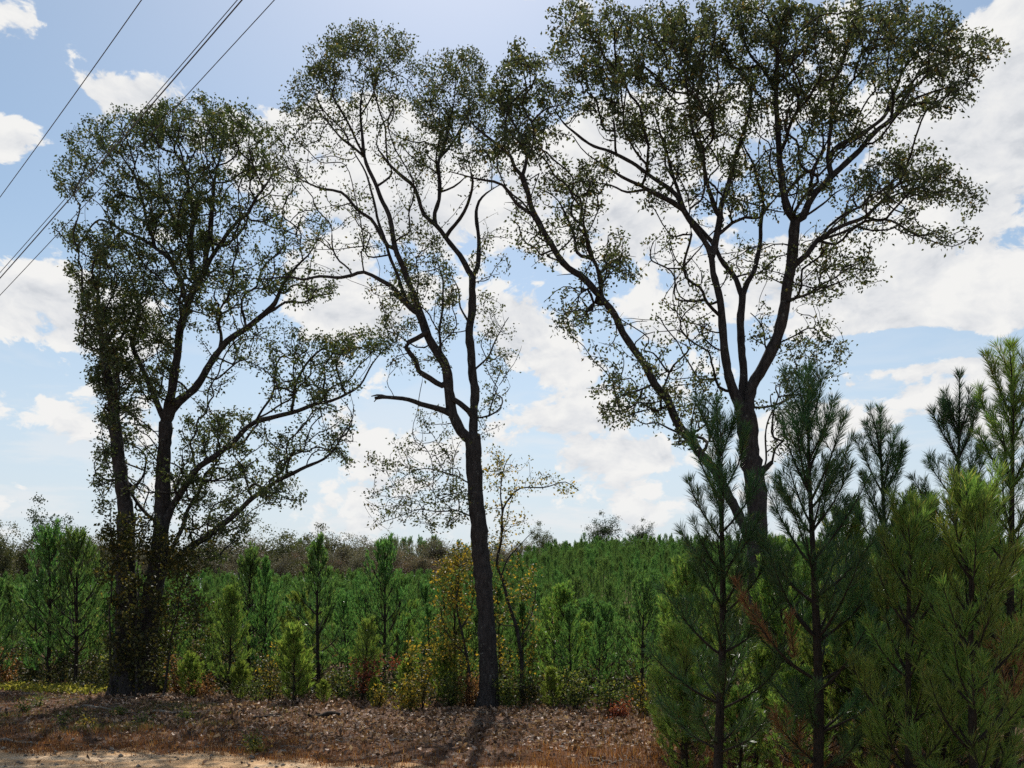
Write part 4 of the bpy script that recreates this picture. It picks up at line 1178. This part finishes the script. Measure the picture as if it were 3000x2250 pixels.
# ------------------------------------------------------------------ far broadleaf trees and tall pines on the skyline
def make_far_tree(seed, H, Wd, mat, leaf=0.3, n=900, sparse=1.0):
    global rng
    rng = np.random.default_rng(seed)
    tb = Tubes()
    zc = H * 0.42
    tr = shoot_pts((0, 0, -0.3), (0, 0, 1), H * 0.8, 0.0, 6, 0.05)
    tb.add(tr, np.linspace(0.03 * H * 0.6, 0.05, len(tr)), 6)
    pos = []
    nl = 12
    for i in range(nl):
        z = rng.uniform(0.3, 0.78) * H
        az = rng.uniform(0, 6.28)
        L = Wd * rng.uniform(0.35, 0.75) * (1.0 if z < 0.6 * H else 0.75)
        P = shoot_pts(np.array([np.interp(z, tr[:, 2], tr[:, 0]), np.interp(z, tr[:, 2], tr[:, 1]), z]), (math.cos(az), math.sin(az), rng.uniform(0.3, 1.1)), L, 0.5, 5, 0.12)
        tb.add(P, np.linspace(0.012 * H * 0.6, 0.02, len(P)), 4, False)
        for q in range(4):
            c = P[rng.integers(2, len(P))] + rng.normal(size=3) * Wd * 0.13
            m_ = int(n * sparse / (nl * 4))
            pos.append(c + rng.normal(size=(m_, 3)) * np.array([1, 1, 0.75]) * Wd * rng.uniform(0.06, 0.10))
    v, t = leaf_arrays(np.concatenate(pos), leaf, leaf * 0.75, 0.3, 0.1)
    return tb.mesh('far_trunk', M_TWIG), mesh_np('far_crown', v, [t], mat)


FAR = [make_far_tree(200 + k, 10.0, [6.5, 7.5, 6.0, 7.0, 6.5, 7.0][k], M_FARLEAF[[0, 1, 1, 2, 0, 3][k]], 0.28, [3600, 3200, 3000, 3200, 3600, 4200][k]) for k in range(6)]
far_lib = {}


def put_far(k, x, y, H, label, group=None, wide=1.0):
    z = float(ground_z(x, y)) - 0.1
    if k not in far_lib:
        root = thing('broadleaf_tree', label, 'tree', (x, y, z), group)
        CHILD[root.name] = [link('trunk', FAR[k][0], root), link('crown', FAR[k][1], root, 'stuff')]
        far_lib[k] = root
    else:
        root = copy_thing(far_lib[k], (x, y, z), label=label)
        if group:
            root['group'] = group
        elif 'group' in root:
            del root['group']
    root.rotation_euler = (0, 0, r_.uniform(0, 6.28))
    s = H / 10.0
    root.scale = (s * wide, s * wide, s)


SOLO = [
    (613, 152, 1140, 0, 1.15, 'dark round-crowned broadleaf tree standing above the brown wood, right of the two-trunked oak'),
    (705, 158, 1148, 4, 1.0, 'pale olive broadleaf tree on the skyline behind a pine spire'),
    (125, 105, 1122, 5, 0.9, 'dark bushy treetop showing above the pines at far left'),
    (60, 120, 1150, 0, 0.9, 'olive broadleaf tree on the skyline left of the dark treetop'),
    (10, 110, 1145, 4, 0.8, 'thin pale broadleaf tree at the left edge of the skyline'),
    (215, 115, 1140, 0, 0.9, 'olive broadleaf tree showing between the pine pair and the oak'),
    (1170, 190, 1138, 4, 0.8, 'thin pale treetop above the plantation skyline beside the yellow-green tree'),
    (1290, 185, 1127, 5, 1.1, 'round dark treetop on the plantation skyline, larger of two'),
    (1376, 190, 1140, 5, 0.95, 'small dark treetop on the plantation skyline, right of the larger one'),
]
for (fx, y, ty, k, wd, lab) in SOLO:
    x = FX(fx, y)
    put_far(k, x, y, FZ(ty, y) - float(ground_z(x, y)), lab, None, wd)
G_FAR = 'brown and olive trees of the far wood'
for i in range(62):
    fx = -60 + i * 20.5 + r_.uniform(-10, 10)
    if fx > 1180:
        break
    for rowi, (y0, t0) in enumerate(((132, 1198), (160, 1179))):
        y = y0 + r_.uniform(-6, 8)
        ty = t0 + r_.uniform(-8, 12)
        x = FX(fx + rowi * 9, y)
        k = r_.choice([1, 2, 3, 1, 0, 2])
        put_far(k, x, y, FZ(ty, y) - float(ground_z(x, y)), 'brown autumn tree in the far wood below the skyline' if k in (1, 2) else 'russet autumn tree in the far wood below the skyline' if k == 3 else 'olive tree in the far wood below the skyline', G_FAR, r_.uniform(0.9, 1.2))
G_SKYP = 'tall dark pines on the far ridge'
for i in range(44):
    fx = -40 + i * 53 + r_.uniform(-22, 22) if i > 12 else 800 + i * 17 + r_.uniform(-8, 8)
    y = 330 + r_.uniform(-30, 60)
    ty = 1168 + r_.uniform(-9, 10)
    x = FX(fx, y)
    H = FZ(ty, y) - float(ground_z(x, y))
    put_pine(PROTO[r_.randrange(6)], r_.randrange(6), x, y, max(H, 8), 'tall dark pine on the distant ridge', G_SKYP, None, 4.0, 0.8)


# ------------------------------------------------------------------ shrubs along the bank
def shrub(name, label, sx, base_sy, h_px, w_px, mat, seed, leaf=0.07, dens=1.0, nstem=5, cat='shrub', ydist=None, group=None):
    global rng
    rng = np.random.default_rng(seed)
    y = ydist or EYE * FPX / (base_sy - HOR)
    x = (sx - 1500) / FPX * y
    z = float(ground_z(x, y))
    H, Wd = h_px / FPX * y, w_px / FPX * y
    root = thing(name, label, cat, (x, y, z), group)
    tb = Tubes()
    pos = []
    for i in range(nstem):
        az = rng.uniform(0, 6.28)
        lean = rng.uniform(0.05, 0.9) * Wd / max(H, 0.1)
        P = shoot_pts((rng.normal() * 0.04, rng.normal() * 0.04, -0.05), (math.cos(az) * lean, math.sin(az) * lean, 1), H * rng.uniform(0.7, 1.0), 0.1, 6, 0.09)
        tb.add(P, np.linspace(0.012, 0.004, len(P)), 4, False)
        for k in range(7):
            j = rng.integers(1, len(P))
            d = unit(1)[0]
            d[2] = abs(d[2]) * 0.7
            Q = shoot_pts(P[j], d, Wd * rng.uniform(0.15, 0.4), 0.2, 3, 0.1)
            tb.add(Q, np.linspace(0.005, 0.002, len(Q)), 3, False)
            n = rng.poisson(16 * dens)
            c = Q[rng.integers(1, len(Q), n)]
            pos.append(c + rng.normal(size=(n, 3)) * 0.075)
    pos = np.concatenate(pos)
    pos[:, 2] = np.abs(pos[:, 2])
    link('stems', tb.mesh('stems', M_TWIG), root)
    v, t = leaf_arrays(pos, leaf, leaf * 0.62)
    link('foliage', mesh_np('foliage', v, [t], mat), root, 'stuff')
    return root


SHRUBS = [
    ('yellow-leaved bush at the bank edge left of the middle oak', 1235, 2082, 215, 90, M_YELLOW, 1.3, .075),
    ('low yellow sprig bush at the foot of the yellow-leaved bush', 1200, 2088, 90, 70, M_YELLOW, 1.0, .075),
    ('dark red-leaved shrub below the small fresh green pine', 1085, 2062, 150, 85, M_RED, 1.1, .07),
    ('orange sprig bush at the bank edge beside the red-leaved shrub', 1110, 2078, 65, 45, M_YELLOW, .8, .06),
    ('rust-brown shrub with upright stem right of the two-trunked oak', 520, 2040, 120, 45, M_RUST, .6, .075),
    ('wide rust-brown shrub at the foot of the bushy front-row pine', 590, 2046, 75, 85, M_RUST, .9, .075),
    ('yellow-green shrub just left of the lime-green sapling', 795, 2056, 190, 70, M_YELLOW, .8, .06),
    ('rust-brown shrub at the left edge by the yellow ground plants', 15, 2018, 130, 80, M_RUST, 1.2, .08),
    ('green bush tucked against the right side of the left oak trunks', 472, 2034, 150, 60, M_BUSH, 1.2, .075),
    ('olive bush left of the left oak trunks', 318, 2022, 140, 55, M_BUSH, 1.1, .075),
    ('green-yellow bush right of the middle oak trunk base', 1492, 2078, 110, 70, M_BUSH, 1.2, .07),
    ('orange-brown shrub left of the middle oak trunk base', 1385, 2070, 95, 60, M_RUST, 1, .07),
    ('green shrub between the middle oak and the near pines', 1690, 2092, 130, 90, M_BUSH, 1, .07),
    ('olive shrub in the shade below the second right-hand pine', 1790, 2100, 120, 90, M_BUSH, 1, .07),
    ('yellow-brown sprig at the shaded bank edge near the low bushy pine', 1885, 2105, 110, 40, M_YELLOW, .7, .06),
    ('green bush on the bank between the yellow bush and the middle oak', 1315, 2072, 130, 90, M_BUSH, 1.1, .07),
    ('green shrub under the slim tall-spired pine', 1000, 2056, 110, 60, M_BUSH, .7, .06),
    ('low olive shrub at the foot of the lime-green sapling', 750, 2058, 65, 70, M_BUSH, .9, .06),
    ('green bush beside the bushy front-row pine', 610, 2020, 190, 80, M_BUSH, 1.0, .07),
    ('reddish low shrub at the right end of the bank', 1800, 2110, 45, 110, M_RED, .8, .06),
]
for i, (lab, sx, by, h, w_, mt, dn, lf) in enumerate(SHRUBS):
    shrub('shrub', lab, sx, by, h, w_, mt, 300 + i, lf, dn, 6)
# undergrowth that fills the shade below the front row
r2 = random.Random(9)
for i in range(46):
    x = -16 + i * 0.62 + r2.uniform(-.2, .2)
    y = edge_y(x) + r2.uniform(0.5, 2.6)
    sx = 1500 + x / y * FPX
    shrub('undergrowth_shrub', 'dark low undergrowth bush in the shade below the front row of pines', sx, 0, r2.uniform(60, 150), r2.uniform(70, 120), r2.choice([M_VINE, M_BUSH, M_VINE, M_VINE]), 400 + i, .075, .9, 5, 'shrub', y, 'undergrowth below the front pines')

WEEDS = [
    ('small green leafy weed near the lower left corner', 78, 2090, 40, 30, M_BUSH), ('pale green weed right of the lower left weed', 112, 2078, 32, 28, M_BUSH), ('small green weed below the left oak', 355, 2096, 26, 24, M_BUSH),
    ('green-yellow weed in the bare litter right of the left oak', 548, 2115, 30, 34, M_BUSH), ('pale yellow weed close to the sandy track', 735, 2190, 42, 40, M_BUSH), ('tuft of yellow weed on the left bank', 250, 2140, 36, 36, M_YELLOW),
    ('green weed on the left bank beside the brown grass', 175, 2132, 34, 40, M_BUSH), ('pale weed near the cut log', 420, 2132, 30, 30, M_BUSH), ('tiny yellow weed at the track edge', 745, 2205, 26, 30, M_YELLOW),
]
for i, (lab, sx, by, h, w_, mt) in enumerate(WEEDS):
    shrub('weed', lab, sx, by, h, w_, mt, 500 + i, .05, .45, 4, 'weed')

# ------------------------------------------------------------------ fallen wood
M_PALEWOOD = bark_mat('weathered_wood', (0.22, 0.18, 0.14), (0.55, 0.48, 0.40), 10.0, 1.0)
M_DARKWOOD = bark_mat('rotten_wood', (0.03, 0.024, 0.02), (0.11, 0.085, 0.07), 10.0, 1.0)
LOGS = [
    ('pale cut log lying left of the two-trunked oak', (255, 2016), (302, 2014), 0.07, M_PALEWOOD),
    ('long pale fallen branch lying right of the two-trunked oak', (452, 2088), (590, 2094), 0.035, M_PALEWOOD),
    ('dark rotten branch lying on the litter at centre left', (904, 2108), (1020, 2098), 0.05, M_DARKWOOD),
    ('short dark branch left of the longer dark rotten branch', (740, 2112), (822, 2104), 0.035, M_DARKWOOD),
    ('pale broken branch in front of the left oak', (240, 2076), (332, 2082), 0.03, M_PALEWOOD),
    ('short pale stick at the foot of the middle oak', (1378, 2088), (1416, 2100), 0.028, M_PALEWOOD),
    ('pale stick in the orange grass near the bottom right', (1728, 2226), (1806, 2236), 0.022, M_PALEWOOD),
    ('grey weathered pole on the brown grass at the left edge', (-20, 2168), (108, 2182), 0.03, M_PALEWOOD),
    ('pale grey stick in the left shade', (330, 2122), (378, 2118), 0.025, M_PALEWOOD),
    ('pale branch piece in the shadow left of the middle oak shadow', (1150, 2186), (1210, 2182), 0.025, M_PALEWOOD),
]
for i, (lab, a, b, r, mt) in enumerate(LOGS):
    rng = np.random.default_rng(600 + i)
    pts = []
    for t in np.linspace(0, 1, 8):
        sx, sy = a[0] + (b[0] - a[0]) * t, a[1] + (b[1] - a[1]) * t
        y = EYE * FPX / (sy - HOR) - 0.15
        x = (sx - 1500) / FPX * y
        pts.append((x, y, float(ground_z(x, y)) + r * 0.8))
    pts = np.array(pts)
    c = pts.mean(0) * (1, 1, 0)
    pts[1:-1] += rng.normal(size=(6, 3)) * r * 0.4
    tb = Tubes()
    tb.add(pts - c, r * np.linspace(1.1, 0.7, 8) * (1 + 0.1 * rng.normal(size=8)), 7, True, 0.08)
    o = link('fallen_log' if r > 0.04 else 'fallen_branch', tb.mesh('log', mt), loc=tuple(c))
    tag(o, lab, 'log' if r > 0.04 else 'branch')

# ------------------------------------------------------------------ leaf litter, dry grass, ground plants
rng = np.random.default_rng(77)


def scatter(n, x0, x1, keep):
    x = rng.uniform(x0, x1, n)
    y = rng.uniform(11.5, 28, n)
    k = keep(x, y)
    return x[k], y[k]


def patch(x, y, s, seed):
    q = seed * 1.7
    return 0.5 + 0.25 * (np.sin(x * s + q) * np.sin(y * s * 1.9 - q) + np.sin(x * s * 2.3 - y * s + q * 2) * np.sin(y * s * 3.1 + x * s * .7))


M_LITTER = leaf_mat('litter_leaves', [(0.0, (0.045, 0.025, 0.017)), (0.35, (0.155, 0.088, 0.056)), (0.65, (0.30, 0.175, 0.112)), (0.88, (0.47, 0.30, 0.205)), (1.0, (0.58, 0.42, 0.32))], 0.15)
x, y = scatter(90000, -18, 9, lambda x, y: ((y > road_y(x) + 0.5 * rng.random(len(x))) | (rng.random(len(x)) < 0.1)) & (y < edge_y(x) + 3.5) & (rng.random(len(x)) < (0.25 + 1.1 * patch(x, y, 1.1, 1) * sstep(x, -13, -4)) * (0.25 + 0.75 * sstep(y - road_y(x), 0.6, 2.6))))
pos = np.stack([x, y, ground_z(x, y) + rng.uniform(0.004, 0.035, len(x))], -1)
ax = unit(len(x)) * np.array([1, 1, 0.6])
v, t = leaf_arrays(pos, 0.105, 0.068, 0.35, 0.0, ax)
lit = link('leaf_litter', mesh_np('leaf_litter', v, [t], M_LITTER), kind='stuff')
tag(lit, 'brown and tan fallen oak leaves carpeting the bank', 'leaf litter')


def blades(x, y, h, w, lean=1.1):
    n = len(x)
    z = ground_z(x, y)
    a = rng.uniform(0, 6.28, n)
    hh = h * rng.uniform(0.5, 1.25, n)
    dx, dy = np.cos(a) * hh * lean * rng.random(n), np.sin(a) * hh * lean * rng.random(n)
    ca, sa = np.cos(a + 1.57) * w, np.sin(a + 1.57) * w
    v = np.stack([np.stack([x - ca, y - sa, z - 0.01], -1), np.stack([x + ca, y + sa, z - 0.01], -1), np.stack([x + dx, y + dy, z + hh], -1)], 1).reshape(-1, 3)
    return v, (np.arange(n)[:, None] * 3 + np.array([[0, 1, 2]]))


M_DRY = leaf_mat('dry_grass', [(0.0, (0.08, 0.03, 0.014)), (0.5, (0.20, 0.075, 0.028)), (0.85, (0.34, 0.14, 0.05)), (1.0, (0.48, 0.28, 0.12))], 0.35)
dist = lambda x, y: y - road_y(x)
x, y = scatter(420000, -17, 9, lambda x, y: ((dist(x, y) > -0.55 + 0.5 * patch(x, y, 1.9, 9)) | ((rng.random(len(x)) < 0.3) & (patch(x, y * 2.4, 1.3, 6) > 0.62))) & (rng.random(len(x)) < (0.9 * np.exp(-np.clip(dist(x, y), 0, 9) / (1.0 + 0.7 * sstep(x, -1, 3.5))) + 0.6 * (x < -3.5) * np.exp(-np.clip(dist(x, y) - 1, 0, 9) / 2.4) + 0.05 * sstep(x, -9, 0)) * (0.45 + 0.9 * patch(x, y, 1.4, 3))))
v, t = blades(x, y, (0.075 + 0.085 * sstep(x, -1, 3.5)) * (0.4 + 1.2 * patch(x, y, 2.3, 4)), 0.006)
g = link('dry_grass', mesh_np('dry_grass', v, [t], M_DRY), kind='stuff')
tag(g, 'orange-brown dry grass along the edge of the sandy track', 'dry grass')
print('dry', len(x))
M_GREEN = leaf_mat('green_grass', [(0.0, (0.05, 0.06, 0.02)), (0.5, (0.10, 0.11, 0.035)), (1.0, (0.22, 0.18, 0.06))], 0.35)
x, y = scatter(120000, -16, -3, lambda x, y: (dist(x, y) > 1.2) & (y < edge_y(x) - 2.2) & (rng.random(len(x)) < 0.55 * sstep(patch(x, y, 0.9, 5), 0.45, 0.75) * sstep(-x, 4, 7)))
v, t = blades(x, y, 0.12, 0.007)
g = link('green_grass', mesh_np('green_grass', v, [t], M_GREEN), kind='stuff')
tag(g, 'dull green grass patches in the shade on the left bank', 'grass')
M_GCOVER = leaf_mat('ground_plant_leaves', [(0.0, (0.14, 0.15, 0.03)), (0.5, (0.28, 0.26, 0.05)), (1.0, (0.45, 0.36, 0.09))], 0.45)
n = 5200
x = rng.uniform(-17, -9.3, n)
y = 23.9 + (-10 - x) * 0.18 + rng.normal(size=n) * 0.28
pos = np.stack([x, y, ground_z(x, y) + rng.uniform(0.02, 0.16, n)], -1)
v, t = leaf_arrays(pos, 0.085, 0.06)
g = link('ground_plants', mesh_np('ground_plants', v, [t], M_GCOVER), kind='stuff')
tag(g, 'band of yellow-green ground plants below the left pines', 'ground cover')
tb = Tubes()
n = 520
x, y = scatter(n * 2, -17, 8, lambda x, y: (y > road_y(x) + 0.3) & (y < edge_y(x) + 1.0))
for xi, yi in zip(x, y):
    a = rng.uniform(0, 6.28)
    L = rng.uniform(0.12, 0.55)
    t_ = np.linspace(-0.5, 0.5, 4)
    px, py = xi + np.cos(a) * L * t_ + rng.normal(size=4) * 0.02, yi + np.sin(a) * L * t_ + rng.normal(size=4) * 0.02
    tb.add(np.stack([px, py, ground_z(px, py) + 0.03 + rng.random(4) * 0.03], -1), np.linspace(0.009, 0.004, 4) * rng.uniform(0.6, 1.5), 3, False)
g = link('fallen_twigs', tb.mesh('fallen_twigs', M_PALEWOOD), kind='stuff')
tag(g, 'small dead twigs scattered over the leaf litter', 'twigs')
n = 420
x = rng.uniform(-12, 5, n)
y = road_y(x) + rng.normal(size=n) * 0.7 - 0.3
r = rng.gamma(2.0, 0.009, n) + 0.008
oct_ = np.array([(1, 0, 0), (0, 1, 0), (-1, 0, 0), (0, -1, 0), (0, 0, 0.7), (0, 0, -0.7)], float)
v = np.stack([x, y, ground_z(x, y) + 0.01 + r * 0.3], -1)[:, None] + oct_[None] * r[:, None, None] * rng.uniform(0.7, 1.3, (n, 6, 1))
of = np.array([(0, 1, 4), (1, 2, 4), (2, 3, 4), (3, 0, 4), (1, 0, 5), (2, 1, 5), (3, 2, 5), (0, 3, 5)])
g = link('gravel', mesh_np('gravel', v.reshape(-1, 3), [(np.arange(n)[:, None, None] * 6 + of[None]).reshape(-1, 3)], M_PALEWOOD), kind='stuff')
tag(g, 'small pale stones along the edge of the sandy track', 'gravel')
# weeds and bracken on the plantation floor
M_FLOORW = leaf_mat('floor_weeds', [(0.0, (0.025, 0.035, 0.014)), (0.5, (0.05, 0.06, 0.022)), (0.85, (0.11, 0.085, 0.03)), (1.0, (0.08, 0.12, 0.03))], 0.35)
n = 42000
x = rng.uniform(-22, 18, n)
y = edge_y(x) - 0.4 + rng.gamma(1.6, 2.2, n)
pos = np.stack([x, y, ground_z(x, y) + rng.gamma(1.4, 0.13, n)], -1)
v, t = leaf_arrays(pos, 0.10, 0.06, 0.25, 0.0)
g = link('floor_weeds', mesh_np('floor_weeds', v, [t], M_FLOORW), kind='stuff')
tag(g, 'brown weeds and bracken on the floor under the pines', 'undergrowth')

# ------------------------------------------------------------------ overhead wires
m, N = new_mat('cable')
p = N.n('ShaderNodeBsdfPrincipled', ins={'Base Color': (0.09, 0.09, 0.10, 1), 'Roughness': 0.55, 'Metallic': 0.3})
N.n('ShaderNodeOutputMaterial', ins={'Surface': p.outputs[0]})
WIRES = [   # two photo points (in 2212-wide print) the wire passes, distances there, thickness, label
    ((305, 0), (0, 425), 0.008, 'leftmost overhead wire crossing open sky'),
    ((512, 0), (0, 588), 0.007, 'upper thin wire of the close pair over the left oak'),
    ((522, 0), (0, 600), 0.011, 'lower thick wire of the close pair over the left oak'),
    ((592, 0), (0, 637), 0.007, 'rightmost overhead wire, running alone to the right of the close pair'),
]
for i, (a, b, r, lab) in enumerate(WIRES):
    ya, yb = (13.5, 19.0)
    A_ = np.array([FX(a[0], ya), ya, FZ(a[1], ya)])
    B_ = np.array([FX(b[0], yb), yb, FZ(b[1], yb)])
    d = A_ - B_
    P = [B_ + d * t + np.array([0, 0, -0.02 * (1 - (2 * t - 1) ** 2)]) for t in np.linspace(-3.0, 2.2, 60)]
    P = np.array(P)
    tb = Tubes()
    c = P[30].copy()
    tb.add(P - c, np.full(len(P), r), 6, False)
    o = link('overhead_wire', tb.mesh('wire', m), loc=tuple(c))
    tag(o, lab, 'wire', 'overhead wires at upper left')
